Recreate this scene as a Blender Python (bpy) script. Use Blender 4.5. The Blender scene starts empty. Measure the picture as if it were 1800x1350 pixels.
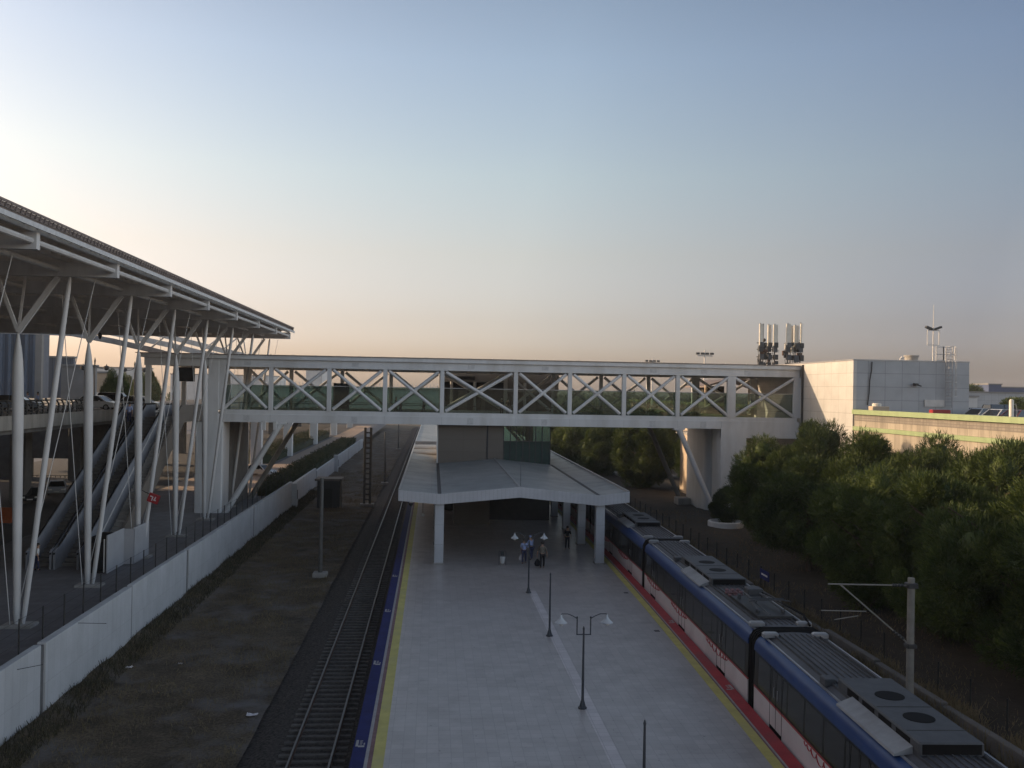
import bpy, math, random
import numpy as np
from mathutils import Vector, Matrix
S = bpy.context.scene
COL = S.collection
R = math.radians
rnd = random.Random(7)

# ------------------------------------------------------------------ camera
CAM_H = 12.0
YAW, PITCH, ROLL = R(4.84), R(0.44), R(1.0)
Fw = Vector((math.sin(YAW)*math.cos(PITCH), math.cos(YAW)*math.cos(PITCH), math.sin(PITCH)))
R0 = Fw.cross(Vector((0, 0, 1))).normalized(); U0 = R0.cross(Fw)
Rt = R0*math.cos(ROLL)+U0*math.sin(ROLL); Up = U0*math.cos(ROLL)-R0*math.sin(ROLL)
cd = bpy.data.cameras.new('camera'); cam = bpy.data.objects.new('camera', cd); COL.objects.link(cam)
cd.sensor_width = 36; cd.lens = 36*1629/1800; cd.clip_start = .1; cd.clip_end = 60000
m = Matrix((Rt, Up, -Fw)).transposed().to_4x4(); m.translation = (0, 0, CAM_H); cam.matrix_world = m
S.camera = cam

# ------------------------------------------------------------------ sky and sun
SUN = Vector((-3.08, 1.0, .91)).normalized()
ELEV = math.asin(SUN.z); AZ = math.atan2(SUN.x, SUN.y)
w = bpy.data.worlds.new('World'); S.world = w; w.use_nodes = True
nt = w.node_tree; nt.nodes.clear()
def N(t, **k):
    n = nt.nodes.new(t)
    for a, b in k.items(): setattr(n, a, b)
    return n
sky = N('ShaderNodeTexSky'); sky.sky_type = 'NISHITA'; sky.sun_disc = False
sky.sun_elevation = ELEV; sky.sun_rotation = AZ; sky.altitude = 50
sky.air_density = 1.0; sky.dust_density = 2.6; sky.ozone_density = 1.4
bg = N('ShaderNodeBackground'); bg.inputs[1].default_value = .12
out = N('ShaderNodeOutputWorld')
tc = N('ShaderNodeTexCoord'); sep = N('ShaderNodeSeparateXYZ')
nt.links.new(tc.outputs['Generated'], sep.inputs[0])
def ramp_node(src, lo, hi, stops):
    mr = N('ShaderNodeMapRange'); mr.inputs[1].default_value = lo; mr.inputs[2].default_value = hi; nt.links.new(src, mr.inputs[0])
    cr = N('ShaderNodeValToRGB'); nt.links.new(mr.outputs[0], cr.inputs[0]); e = cr.color_ramp.elements
    while len(e) < len(stops): e.new(.5)
    for el, (z, c) in zip(e, stops): el.position = (z-lo)/(hi-lo); el.color = (*c, 1)
    return cr.outputs[0]
# dusty evening air: warm and bright low down, dimmer overhead
elev_c = ramp_node(sep.outputs['Z'], 0, 1, [(0, (.515, .455, .53)), (.05, (.525, .46, .535)), (.075, (.50, .42, .45)), (.145, (.56, .443, .39)), (.225, (.585, .498, .42)), (.335, (.545, .488, .445)), (.5, (.38, .35, .33)), (1, (.36, .285, .22))])
dotn = N('ShaderNodeVectorMath'); dotn.operation = 'DOT_PRODUCT'; dotn.inputs[1].default_value = SUN; nt.links.new(tc.outputs['Generated'], dotn.inputs[0])
side_c = ramp_node(dotn.outputs['Value'], -1, 1, [(-1, (3.5, 3.0, 2.65)), (-.6, (2.6, 2.3, 2.1)), (-.28, (.66, .66, .72)), (-.2, (.59, .60, .68)), (0, (.80, .80, .84)), (.25, (1, 1, 1)), (.6, (.97, .97, .98)), (1, (.85, .87, .9))])  # unseen sky opposite the sun raised to brighten camera-facing surfaces
def mulc(a, b, k):
    n = N('ShaderNodeMixRGB'); n.blend_type = 'MULTIPLY'; n.inputs[0].default_value = 1
    nt.links.new(a, n.inputs[1])
    nt.links.new(b, n.inputs[2]); return n.outputs[0]
dbl = N('ShaderNodeMixRGB'); dbl.blend_type = 'ADD'; dbl.inputs[0].default_value = 1
graded = mulc(mulc(sky.outputs[0], elev_c, 1), side_c, 1)
nt.links.new(graded, dbl.inputs[1]); nt.links.new(graded, dbl.inputs[2])
nt.links.new(dbl.outputs[0], bg.inputs[0]); nt.links.new(bg.outputs[0], out.inputs[0])
sd = bpy.data.lights.new('sun', 'SUN'); sun = bpy.data.objects.new('sun', sd); COL.objects.link(sun)
sd.energy = 2.6; sd.angle = R(.6); sd.color = (1, .72, .45)
sun.rotation_euler = SUN.to_track_quat('Z', 'Y').to_euler(); sun.location = SUN*200
S.view_settings.view_transform = 'Standard'; S.view_settings.look = 'None'
S.view_settings.exposure = 1.0; S.view_settings.gamma = 1
S.cycles.max_bounces = 6; S.cycles.transparent_max_bounces = 24

# ------------------------------------------------------------------ helpers
def at(px, py, X=None, Y=None, Z=None):       # where the sight line of a spot in the photo meets a plane of the place
    d = Fw+Rt*((px-900)/1629)-Up*((py-675)/1629)
    i, v = (0, X) if X is not None else (1, Y) if Y is not None else (2, Z)
    t = (v-(0, 0, CAM_H)[i])/d[i]
    return Vector((0, 0, CAM_H))+d*t
def tag(o, label=None, cat=None, group=None, kind=None):
    if label: o['label'] = label
    if cat: o['category'] = cat
    if group: o['group'] = group
    if kind: o['kind'] = kind
    return o
def thing(name, label, cat, loc=(0, 0, 0), group=None):
    o = bpy.data.objects.new(name, None); COL.objects.link(o); o.location = loc; o.empty_display_size = .3
    return tag(o, label, cat, group)
def origin(o):
    p = Vector((0, 0, 0))
    while o is not None: p += o.location; o = o.parent
    return p
class MB:
    def __init__(s): s.v = []; s.f = []
    def add(s, vs, fs):
        b = len(s.v); s.v += [tuple(p) for p in vs]; s.f += [tuple(b+i for i in f) for f in fs]; return s
    def hexa(s, p): return s.add(p, [(0, 3, 2, 1), (4, 5, 6, 7), (0, 1, 5, 4), (1, 2, 6, 5), (2, 3, 7, 6), (3, 0, 4, 7)])
    def box(s, x0, x1, y0, y1, z0, z1):
        return s.hexa([(x0, y0, z0), (x1, y0, z0), (x1, y1, z0), (x0, y1, z0), (x0, y0, z1), (x1, y0, z1), (x1, y1, z1), (x0, y1, z1)])
    def cbox(s, x0, x1, y0, y1, z0, z1, c=.03):          # box with chamfered vertical and top edges
        def ring(z, k): return [(x0+k, y0, z), (x1-k, y0, z), (x1, y0+k, z), (x1, y1-k, z), (x1-k, y1, z), (x0+k, y1, z), (x0, y1-k, z), (x0, y0+k, z)]
        r1 = ring(z0, c); r2 = ring(z1-c, c)
        r3 = [(x0+2*c, y0+c, z1), (x1-2*c, y0+c, z1), (x1-c, y0+2*c, z1), (x1-c, y1-2*c, z1), (x1-2*c, y1-c, z1), (x0+2*c, y1-c, z1), (x0+c, y1-2*c, z1), (x0+c, y0+2*c, z1)]
        fs = [tuple(reversed(range(8))), tuple(range(16, 24))]
        for k in (0, 8):
            for i in range(8): fs.append((k+i, k+(i+1) % 8, k+8+(i+1) % 8, k+8+i))
        return s.add(r1+r2+r3, fs)
    def beam(s, p, q, wd, ht, up=(0, 0, 1)):
        p = Vector(p); q = Vector(q); d = (q-p).normalized(); u = Vector(up)
        if abs(d.dot(u)) > .98: u = Vector((0, 1, 0))
        sd_ = d.cross(u).normalized(); u = sd_.cross(d)
        a = sd_*wd/2; b = u*ht/2
        return s.hexa([p-a-b, p+a-b, q+a-b, q-a-b, p-a+b, p+a+b, q+a+b, q-a+b])
    def tube(s, pts, rad, n=8, caps=True):
        pts = [Vector(p) for p in pts]
        if not hasattr(rad, '__len__'): rad = [rad]*len(pts)
        vs = []; fs = []; prev = None
        for i, p in enumerate(pts):
            d = (pts[min(i+1, len(pts)-1)]-pts[max(i-1, 0)]).normalized()
            if prev is None:
                a = d.orthogonal().normalized()
            else:
                a = (prev-d*prev.dot(d)).normalized()
            prev = a; b = d.cross(a)
            for k in range(n):
                t = 2*math.pi*k/n; vs.append(p+(a*math.cos(t)+b*math.sin(t))*rad[i])
        for i in range(len(pts)-1):
            for k in range(n): fs.append((i*n+k, i*n+(k+1) % n, (i+1)*n+(k+1) % n, (i+1)*n+k))
        if caps: fs += [tuple(reversed(range(n))), tuple(range((len(pts)-1)*n, len(pts)*n))]
        return s.add(vs, fs)
    def lathe(s, c, prof, n=16):
        c = Vector(c); return s.tube_prof([(c+Vector((0, 0, z)), r) for z, r in prof], n)
    def tube_prof(s, pr_, n):
        vs = []; fs = []
        for p, r in pr_:
            for k in range(n):
                t = 2*math.pi*k/n; vs.append(p+Vector((math.cos(t)*r, math.sin(t)*r, 0)))
        for i in range(len(pr_)-1):
            for k in range(n): fs.append((i*n+k, i*n+(k+1) % n, (i+1)*n+(k+1) % n, (i+1)*n+k))
        fs += [tuple(reversed(range(n))), tuple(range((len(pr_)-1)*n, len(pr_)*n))]
        return s.add(vs, fs)
    def extrude(s, poly, a, b, axis='y'):                 # poly in the plane across the axis
        n = len(poly)
        def P(t, u, v): return (u, t, v) if axis == 'y' else (t, u, v) if axis == 'x' else (u, v, t)
        vs = [P(a, u, v) for u, v in poly]+[P(b, u, v) for u, v in poly]
        fs = [tuple(range(n)), tuple(reversed(range(n, 2*n)))]
        for i in range(n): fs.append((i, i+n, (i+1) % n+n, (i+1) % n))
        return s.add(vs, fs)
    def ball(s, c, r, n=8, mm=6, sz=1):
        c = Vector(c); return s.tube_prof([(c+Vector((0, 0, -math.cos(math.pi*i/mm)*r*sz)), max(.002, math.sin(math.pi*i/mm)*r)) for i in range(mm+1)], n)
    def build(s, name, mat_, parent=None, smooth=False, base=None):
        me = bpy.data.meshes.new(name)
        if parent is not None: o0 = origin(parent)
        elif base is not None: o0 = Vector(base)
        else:
            a = np.array(s.v); mn = a.min(0); mx = a.max(0); o0 = Vector(((mn[0]+mx[0])/2, (mn[1]+mx[1])/2, mn[2]))
        me.from_pydata([(x-o0.x, y-o0.y, z-o0.z) for x, y, z in s.v], [], s.f); me.update()
        import bmesh
        bm = bmesh.new(); bm.from_mesh(me); bmesh.ops.recalc_face_normals(bm, faces=bm.faces[:]); bm.to_mesh(me); bm.free()
        if smooth:
            for p in me.polygons: p.use_smooth = True
            me.set_sharp_from_angle(angle=R(40))
        me.materials.append(mat_)
        o = bpy.data.objects.new(name, me); COL.objects.link(o)
        if parent is not None: o.parent = parent
        else: o.location = o0
        return o
def dup(root, loc=None, rotz=None, label=None, group=None, scale=None):
    def cp(o, par):
        c = o.copy(); COL.objects.link(c)
        if par is not None: c.parent = par
        for ch in list(o.children): cp(ch, c)
        return c
    c = cp(root, None)
    if loc is not None: c.location = loc
    if rotz is not None: c.rotation_euler = (0, 0, rotz)
    if scale is not None: c.scale = scale
    if label: c['label'] = label
    if group: c['group'] = group
    return c

# ------------------------------------------------------------------ materials
def base_mat(name):
    m_ = bpy.data.materials.new(name); m_.use_nodes = True
    t = m_.node_tree; b = t.nodes['Principled BSDF']
    return m_, t, b
def noise(t, scale, detail=4, coord=None, rough=.6):
    n = t.nodes.new('ShaderNodeTexNoise'); n.inputs['Scale'].default_value = scale; n.inputs['Detail'].default_value = detail
    n.inputs['Roughness'].default_value = rough
    if coord is None:
        g = t.nodes.new('ShaderNodeNewGeometry'); coord = g.outputs['Position']
    t.links.new(coord, n.inputs['Vector']); return n
def mixc(t, f, a, b, mode='MIX'):
    n = t.nodes.new('ShaderNodeMixRGB'); n.blend_type = mode
    for i, v in ((0, f), (1, a), (2, b)):
        if hasattr(v, 'is_linked'): t.links.new(v, n.inputs[i])
        else: n.inputs[i].default_value = (v if i == 0 else (*v, 1))
    return n.outputs[0]
def rampf(t, src, lo, hi):
    n = t.nodes.new('ShaderNodeMapRange'); n.inputs[1].default_value = lo; n.inputs[2].default_value = hi
    t.links.new(src, n.inputs[0]); return n.outputs[0]
def sc(c, k): return tuple(min(1, x*k) for x in c)
def mat(name, col, rough=.6, var=.18, scale=1.3, metal=0, bump=0, bscale=25, fine=0, dirt=None, stretch=None, spec=.4):
    m_, t, b = base_mat(name)
    coord = None
    if stretch:
        g = t.nodes.new('ShaderNodeNewGeometry'); v = t.nodes.new('ShaderNodeVectorMath'); v.operation = 'MULTIPLY'
        v.inputs[1].default_value = stretch; t.links.new(g.outputs['Position'], v.inputs[0]); coord = v.outputs[0]
    n = noise(t, scale, 5, coord)
    c = mixc(t, rampf(t, n.outputs[0], .3, .7), sc(col, 1-var), sc(col, 1+var))
    if fine:
        n2 = noise(t, bscale*2, 2); c = mixc(t, rampf(t, n2.outputs[0], .35, .65), c, mixc(t, fine, c, (0, 0, 0)))
    if dirt:
        n3 = noise(t, .45, 6, coord); c = mixc(t, rampf(t, n3.outputs[0], .5, .72), c, dirt)
    t.links.new(c, b.inputs['Base Color'])
    b.inputs['Roughness'].default_value = rough; b.inputs['Metallic'].default_value = metal
    b.inputs['Specular IOR Level'].default_value = spec
    if bump:
        n4 = noise(t, bscale, 4); bp = t.nodes.new('ShaderNodeBump'); bp.inputs['Strength'].default_value = bump
        bp.inputs['Distance'].default_value = .05; t.links.new(n4.outputs[0], bp.inputs['Height']); t.links.new(bp.outputs[0], b.inputs['Normal'])
    return m_
def panel(name, col, wd, ht, line=.02, plane='side', rough=.55, var=.08, dark=.45, offset=0, shift=(0, 0), dirt=0, spec=.4, stain=0):
    m_, t, b = base_mat(name)
    g = t.nodes.new('ShaderNodeNewGeometry'); s = t.nodes.new('ShaderNodeSeparateXYZ'); t.links.new(g.outputs['Position'], s.inputs[0])
    cb = t.nodes.new('ShaderNodeCombineXYZ')
    def off(o, k):
        a = t.nodes.new('ShaderNodeMath'); a.operation = 'ADD'; a.inputs[1].default_value = k; t.links.new(o, a.inputs[0]); return a.outputs[0]
    if plane == 'floor':
        t.links.new(off(s.outputs[0], shift[0]), cb.inputs[0]); t.links.new(off(s.outputs[1], shift[1]), cb.inputs[1])
    else:
        a = t.nodes.new('ShaderNodeMath'); a.operation = 'ADD'; t.links.new(s.outputs[0], a.inputs[0]); t.links.new(s.outputs[1], a.inputs[1])
        t.links.new(off(a.outputs[0], shift[0]), cb.inputs[0]); t.links.new(off(s.outputs[2], shift[1]), cb.inputs[1])
    br = t.nodes.new('ShaderNodeTexBrick'); t.links.new(cb.outputs[0], br.inputs['Vector'])
    br.offset = offset; br.inputs['Scale'].default_value = 1; br.inputs['Brick Width'].default_value = wd; br.inputs['Row Height'].default_value = ht
    br.inputs['Mortar Size'].default_value = line; br.inputs['Mortar Smooth'].default_value = .2; br.inputs['Bias'].default_value = 0
    br.inputs['Color1'].default_value = (*sc(col, 1-var), 1); br.inputs['Color2'].default_value = (*sc(col, 1+var), 1); br.inputs['Mortar'].default_value = (*sc(col, dark), 1)
    n = noise(t, .7, 6); c = mixc(t, rampf(t, n.outputs[0], .3, .75), br.outputs[0], mixc(t, .22, br.outputs[0], (.12, .11, .1)))
    n2 = noise(t, 30, 2); c = mixc(t, rampf(t, n2.outputs[0], .3, .7), c, mixc(t, .12, c, (0, 0, 0)))
    if stain:
        s1 = noise(t, .16, 5, None, .7); c = mixc(t, rampf(t, s1.outputs[0], .42, .68), c, mixc(t, stain*.5, c, (.5, .47, .46)))
        s2 = noise(t, 1.1, 6, None, .75); c = mixc(t, rampf(t, s2.outputs[0], .56, .70), c, mixc(t, stain*.55, c, (.06, .055, .055)))
        s3 = noise(t, 5.5, 1); c = mixc(t, rampf(t, s3.outputs[0], .735, .745), c, mixc(t, stain, c, (.04, .04, .04)))
    if dirt:
        v = t.nodes.new('ShaderNodeVectorMath'); v.operation = 'MULTIPLY'; v.inputs[1].default_value = (1, 1, .06); t.links.new(g.outputs['Position'], v.inputs[0])
        n3 = noise(t, 2.2, 5, v.outputs[0]); c = mixc(t, rampf(t, n3.outputs[0], .45, .8), c, mixc(t, dirt, c, (.05, .045, .04)))
    t.links.new(c, b.inputs['Base Color']); b.inputs['Roughness'].default_value = rough; b.inputs['Specular IOR Level'].default_value = spec
    rr = rampf(t, n.outputs[0], .2, .8); mm_ = t.nodes.new('ShaderNodeMath'); mm_.operation = 'MULTIPLY_ADD'
    mm_.inputs[1].default_value = .2; mm_.inputs[2].default_value = rough-.1; t.links.new(rr, mm_.inputs[0]); t.links.new(mm_.outputs[0], b.inputs['Roughness'])
    return m_
def glass(name, tint, fac=.12, rough=.03):
    m_, t, b = base_mat(name); t.nodes.remove(b)
    o = t.nodes['Material Output']; tr = t.nodes.new('ShaderNodeBsdfTransparent'); tr.inputs[0].default_value = (*tint, 1)
    gl = t.nodes.new('ShaderNodeBsdfGlossy'); gl.inputs['Roughness'].default_value = rough; gl.inputs[0].default_value = (.9, .95, .92, 1)
    fr = t.nodes.new('ShaderNodeFresnel'); fr.inputs[0].default_value = 1.5
    mx = t.nodes.new('ShaderNodeMixShader'); a = t.nodes.new('ShaderNodeMath'); a.operation = 'MULTIPLY_ADD'; a.inputs[1].default_value = 1-fac; a.inputs[2].default_value = fac*.4
    t.links.new(fr.outputs[0], a.inputs[0]); t.links.new(a.outputs[0], mx.inputs[0]); t.links.new(tr.outputs[0], mx.inputs[1]); t.links.new(gl.outputs[0], mx.inputs[2])
    t.links.new(mx.outputs[0], o.inputs[0]); return m_
def leafmat(name, a, b_):
    m_, t, b = base_mat(name)
    oi = t.nodes.new('ShaderNodeObjectInfo')
    n = noise(t, .55, 3); n2 = noise(t, 6, 2)
    c = mixc(t, rampf(t, n.outputs[0], .35, .65), a, b_); c = mixc(t, rampf(t, n2.outputs[0], .3, .7), sc(a, .7), c)
    c = mixc(t, mixc(t, .35, (0, 0, 0), oi.outputs['Random']), c, sc(b_, 1.15))
    t.links.new(c, b.inputs['Base Color']); b.inputs['Roughness'].default_value = .6; b.inputs['Specular IOR Level'].default_value = .25
    o = t.nodes['Material Output']; tl = t.nodes.new('ShaderNodeBsdfTranslucent'); t.links.new(c, tl.inputs[0])
    mx = t.nodes.new('ShaderNodeMixShader'); mx.inputs[0].default_value = .15
    t.links.new(b.outputs[0], mx.inputs[1]); t.links.new(tl.outputs[0], mx.inputs[2]); t.links.new(mx.outputs[0], o.inputs[0])
    return m_
def emit(name, col, k):
    m_, t, b = base_mat(name); b.inputs['Base Color'].default_value = (*col, 1)
    b.inputs['Emission Color'].default_value = (*col, 1); b.inputs['Emission Strength'].default_value = k; return m_

def translucent_sheet(name, col, k):
    m_, t, b = base_mat(name); n = noise(t, .8, 4); c = mixc(t, rampf(t, n.outputs[0], .3, .7), sc(col, .85), col); t.links.new(c, b.inputs['Base Color']); b.inputs['Roughness'].default_value = .5
    tl = t.nodes.new('ShaderNodeBsdfTranslucent'); t.links.new(c, tl.inputs[0]); mx = t.nodes.new('ShaderNodeMixShader'); mx.inputs[0].default_value = k
    t.links.new(b.outputs[0], mx.inputs[1]); t.links.new(tl.outputs[0], mx.inputs[2]); t.links.new(mx.outputs[0], t.nodes['Material Output'].inputs[0]); return m_
M = dict(
 ground=mat('dry_earth', (.12, .10, .075), .95, .35, .5, bump=.5, bscale=6, fine=.3, dirt=(.07, .075, .04)),
 lot=mat('dry_grass_soil', (.105, .08, .053), .95, .5, .6, bump=.9, bscale=5, fine=.6, dirt=(.125, .115, .115)),
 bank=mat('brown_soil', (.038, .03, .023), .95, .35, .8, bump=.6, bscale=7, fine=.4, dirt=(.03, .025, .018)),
 ballast=mat('ballast', (.066, .056, .05), .95, .85, 8, bump=1, bscale=14, fine=.5),
 sleeper=mat('sleeper_concrete', (.115, .105, .097), .9, .3, 4, fine=.2),
 railtop=mat('steel_rail', (.17, .165, .16), .5, .1, 2, metal=1), rust=mat('rusty_steel', (.09, .05, .035), .8, .3, 6),
 tiles=panel('platform_tiles', (.41, .375, .365), .4, .4, .012, 'floor', .36, .08, .78, spec=.5, stain=.45),
 stripe=panel('pale_stone_strip', (.60, .555, .56), .4, .4, .012, 'floor', .45, .08, .7),
 coping=mat('grey_coping', (.33, .32, .32), .7, .15, 2, fine=.15), maroon=mat('maroon_paint', (.19, .10, .11), .7, .3, 3, fine=.2),
 yellow=mat('yellow_paint', (.52, .46, .15), .7, .15, 1.5, fine=.15, dirt=(.42, .38, .17)),
 blue=mat('blue_paint', (.014, .02, .115), .75, .2, 1.5, fine=.2, spec=.2), red=mat('red_paint', (.38, .03, .04), .6, .2, 1.5, fine=.2, dirt=(.25, .04, .05)),
 white=mat('white_paint', (.62, .62, .62), .6, .1, 2), platside=mat('platform_side', (.2, .19, .18), .85, .25, 2),
 wall=panel('white_retaining_wall', (.44, .455, .48), .62, 3.4, .010, 'side', .75, .04, .78, dirt=.08),
 joint=mat('joint_concrete', (.10, .10, .105), .85, .2, 3),
 plaza=panel('plaza_paving', (.13, .13, .142), .6, .6, .015, 'floor', .65, .12, .7),
 path=mat('pinkish_paving', (.42, .33, .27), .8, .15, 1.2, fine=.15), asphalt=mat('asphalt', (.055, .055, .058), .85, .25, 2, fine=.3),
 conc=mat('grey_concrete', (.30, .29, .275), .85, .2, 1.2, fine=.15, dirt=(.2, .19, .175), stretch=(1, 1, .25)),
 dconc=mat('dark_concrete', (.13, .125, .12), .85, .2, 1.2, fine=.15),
 bridge=mat('white_painted_steel', (.57, .58, .595), .45, .06, 1.5, dirt=(.46, .46, .46), stretch=(1, 1, .3)),
 gusset=mat('grey_weld_patch', (.47, .48, .495), .55, .15, 4), edge=mat('brown_roof_edge', (.16, .13, .12), .6, .2, 3),
 steel=mat('light_grey_steel', (.47, .47, .475), .5, .12, 1.5, stretch=(1, 1, .3)), gsteel=mat('grey_steel', (.52, .505, .49), .55, .15, 1.5),
 dsteel=mat('dark_steel', (.03, .032, .035), .5, .2, 3), fence=mat('black_fence_paint', (.015, .017, .018), .6, .2, 3),
 roofu=translucent_sheet('glow_through_roof_sheet', (.55, .53, .50), .13), canroof=panel('canopy_roof_sheet', (.18, .20, .21), 50, .5, .02, 'floor', .42, .06, .7, spec=.5, stain=.5),  # roofu translucency added so sun glow brightens the canopy underside
 fascia=panel('white_ribbed_fascia', (.50, .51, .55), .28, 9, .012, 'side', .5, .03, .75), gutter=mat('dark_gutter', (.03, .03, .035), .6, .2, 3),
 cpanel=panel('column_panels', (.48, .50, .54), 5, 1.35, .012, 'side', .5, .05, .6),
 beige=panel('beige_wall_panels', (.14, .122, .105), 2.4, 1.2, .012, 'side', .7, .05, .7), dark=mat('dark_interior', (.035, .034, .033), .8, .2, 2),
 gglass=glass('green_glass', (.67, .745, .715), .07), dgglass=mat('dark_green_glazing', (.018, .042, .036), .12, .2, .8, spec=.5), clear=glass('pale_green_glass', (.62, .76, .70), .08),
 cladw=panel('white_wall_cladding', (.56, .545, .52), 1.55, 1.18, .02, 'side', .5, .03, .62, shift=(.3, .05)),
 cladb=panel('pale_wall_cladding', (.40, .42, .45), 1.55, 1.18, .02, 'side', .5, .04, .55, shift=(.3, .05)),  # bluish darker copy of cladw for the shaded front; also the depot shed
 pconc=panel('striped_precast', (.40, .35, .28), 1.25, 30, .02, 'side', .85, .10, .6, dirt=.5), pdark=panel('grey_mesh_precast', (.27, .24, .205), .4, .2, .03, 'side', .85, .10, .75, dirt=.4),
 green=mat('light_green_paint', (.27, .34, .18), .6, .12, 1.5, stretch=(1, 1, .3)), bark=mat('pine_bark', (.075, .052, .038), .9, .3, 5, bump=.8, bscale=18),
 leaf=leafmat('pine_needles', (.018, .038, .009), (.105, .14, .027)), leaf2=leafmat('dark_needles', (.026, .04, .018), (.055, .075, .028)),  # pine needles: dark tone for shade and bright tone for sun, mixed in colour
 hedge=leafmat('hedge_leaves', (.02, .03, .012), (.04, .055, .02)), dry=leafmat('dry_grass', (.13, .105, .06), (.27, .215, .125)), weed=leafmat('weeds', (.035, .036, .02), (.075, .065, .038)),
 trainw=mat('white_train_paint', (.60, .57, .58), .35, .06, .8, dirt=(.48, .45, .46)), trainr=mat('red_train_paint', (.34, .02, .035), .35, .1, 2),
 traing=mat('tinted_train_window', (.013, .014, .013), .3, .4, 1.2, stretch=(1, 3, .1), spec=.12), trainb=mat('blue_train_paint', (.011, .04, .145), .4, .12, 1, spec=.3), trainroof=mat('grey_train_roof', (.08, .085, .10), .6, .15, 1.5, dirt=(.05, .05, .052)),
 black=mat('black_rubber', (.008, .008, .009), .7, .2, 3, spec=.1), alu2=mat('pale_roof_cover', (.25, .26, .275), .55, .15, 2, dirt=(.16, .16, .165)), alu=mat('aluminium', (.28, .285, .30), .35, .12, 2, metal=.4), equip=mat('grey_equipment', (.062, .066, .074), .6, .2, 3),
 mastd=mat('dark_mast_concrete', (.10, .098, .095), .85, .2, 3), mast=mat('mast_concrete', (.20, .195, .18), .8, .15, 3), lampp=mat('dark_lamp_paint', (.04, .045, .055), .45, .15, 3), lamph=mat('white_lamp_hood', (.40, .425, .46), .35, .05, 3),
 skin=mat('skin', (.38, .23, .16), .55, .1, 6), hair=mat('dark_hair', (.02, .016, .013), .5, .3, 20),
 shirtb=mat('light_blue_cloth', (.26, .32, .52), .85, .15, 9), shirtn=mat('brown_cloth', (.14, .12, .095), .85, .2, 9), darkc=mat('dark_cloth', (.016, .016, .02), .85, .25, 9), navy=mat('navy_cloth', (.03, .035, .08), .85, .2, 9),
 whitec=mat('white_cloth', (.6, .6, .6), .85, .1, 9), bag=mat('white_plastic_bag', (.55, .52, .55), .5, .1, 6), redp=mat('red_signal', (.28, .015, .02), .45, .12, 3),
 cream=mat('cream_wall', (.45, .36, .27), .8, .12, .6), whitew=mat('white_wall', (.50, .50, .50), .75, .1, .5), bluew=panel('blue_facade_panels', (.10, .125, .17), .55, 40, .05, 'side', .4, .25, .5), greyw=mat('grey_wall', (.22, .215, .21), .8, .12, .6), bluer=mat('blue_roof', (.045, .07, .15), .6, .15, 1),
 carw=mat('white_car_paint', (.55, .56, .58), .25, .04, 1, spec=.6), cars=mat('silver_car_paint', (.32, .34, .37), .25, .05, 1, spec=.6), card=mat('dark_car_paint', (.02, .022, .028), .25, .1, 1, spec=.6), carr=mat('dark_red_car_paint', (.09, .012, .014), .25, .1, 1, spec=.6), carbl=mat('blue_grey_car_paint', (.12, .15, .20), .25, .1, 1, spec=.6),
 cglass=mat('car_glass', (.012, .014, .016), .06, .2, 2, spec=.8), cglass2=mat('train_window_pane', (.01, .011, .011), .1, .2, .5, spec=.22), escside2=mat('dull_pale_board', (.31, .315, .335), .6, .08, 1), escside=mat('dull_grey_cladding', (.18, .19, .215), .55, .12, 1.5), tyre=mat('tyre', (.015, .015, .015), .85, .2, 6), headl=mat('headlight', (.7, .7, .68), .15, .05, 4), taill=mat('tail_light', (.3, .01, .01), .25, .1, 4),
 paleg=mat('pale_green_wall', (.50, .53, .50), .8, .1, .3), antw=mat('antenna_white', (.6, .57, .5), .5, .08, 3), lampglow=emit('warm_lamp', (1, .55, .25), 3.0), orange=mat('orange_light_paint', (.30, .07, .018), .6, .15, 3), screen=mat('black_screen', (.008, .009, .011), .25, .2, 3),
)

# ================================================================== THE SETTING
def struct(mb, name, m_, parent=None, smooth=False):
    o = mb.build(name, m_, parent, smooth)
    if parent is None: o['kind'] = 'structure'
    return o
def sheet(name, m_, xs, ys, zf, smooth=True):
    vs = [(x, y, zf(x, y)) for y in ys for x in xs]; n = len(xs); fs = []
    for j in range(len(ys)-1):
        for i in range(n-1): fs.append((j*n+i, j*n+i+1, (j+1)*n+i+1, (j+1)*n+i))
    mb = MB(); mb.v = vs; mb.f = fs
    o = mb.build(name, m_, None, smooth, base=(0, 0, 0)); o['kind'] = 'structure'; return o
def lin(a, b, n): return [a+(b-a)*i/n for i in range(n+1)]
from mathutils import noise as mn
def hn(x, y, s, k=1): return mn.noise(Vector((x*s, y*s, k*7.3)))

sheet('ground', M['ground'], [-30000, -2000, -300, 300, 2000, 30000], [-3000, -60, 300, 2000, 40000], lambda x, y: -1.75)
sheet('grass_lot', M['lot'], lin(-15.25, -6.6, 24), lin(18, 300, 300), lambda x, y: -1.3+.16*hn(x, y, .5)+.08*hn(x, y, 1.7, 2)+.25*max(0, 1-(x+15.25)/1.2))
sheet('ballast_bed', M['ballast'], [-7.0, -6.4, -6.0, -5.6, -5.0, -4.1, -3.2, -2.7, -2.5], lin(18, 330, 520), lambda x, y: (-1.44 if x < -6.3 else -1.30 if x < -5.7 else -1.25)+.03*hn(x, y, 3.1))
sheet('plaza', M['plaza'], lin(-95, -15.6, 10), lin(5, 330, 20), lambda x, y: 0.0)
def edge(y): return 12.38+.043*(y-34.4)-.00039*(y-34.4)**2 if y < 89.5 else 13.565
def tcurve(y): return edge(y)+.12
sheet('track_ballast', M['ballast'], [10.2, 11.5, 13, 14.5, 16, 17.3], lin(8, 330, 200), lambda x, y: -1.25+.04*hn(x, y, 3))
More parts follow.
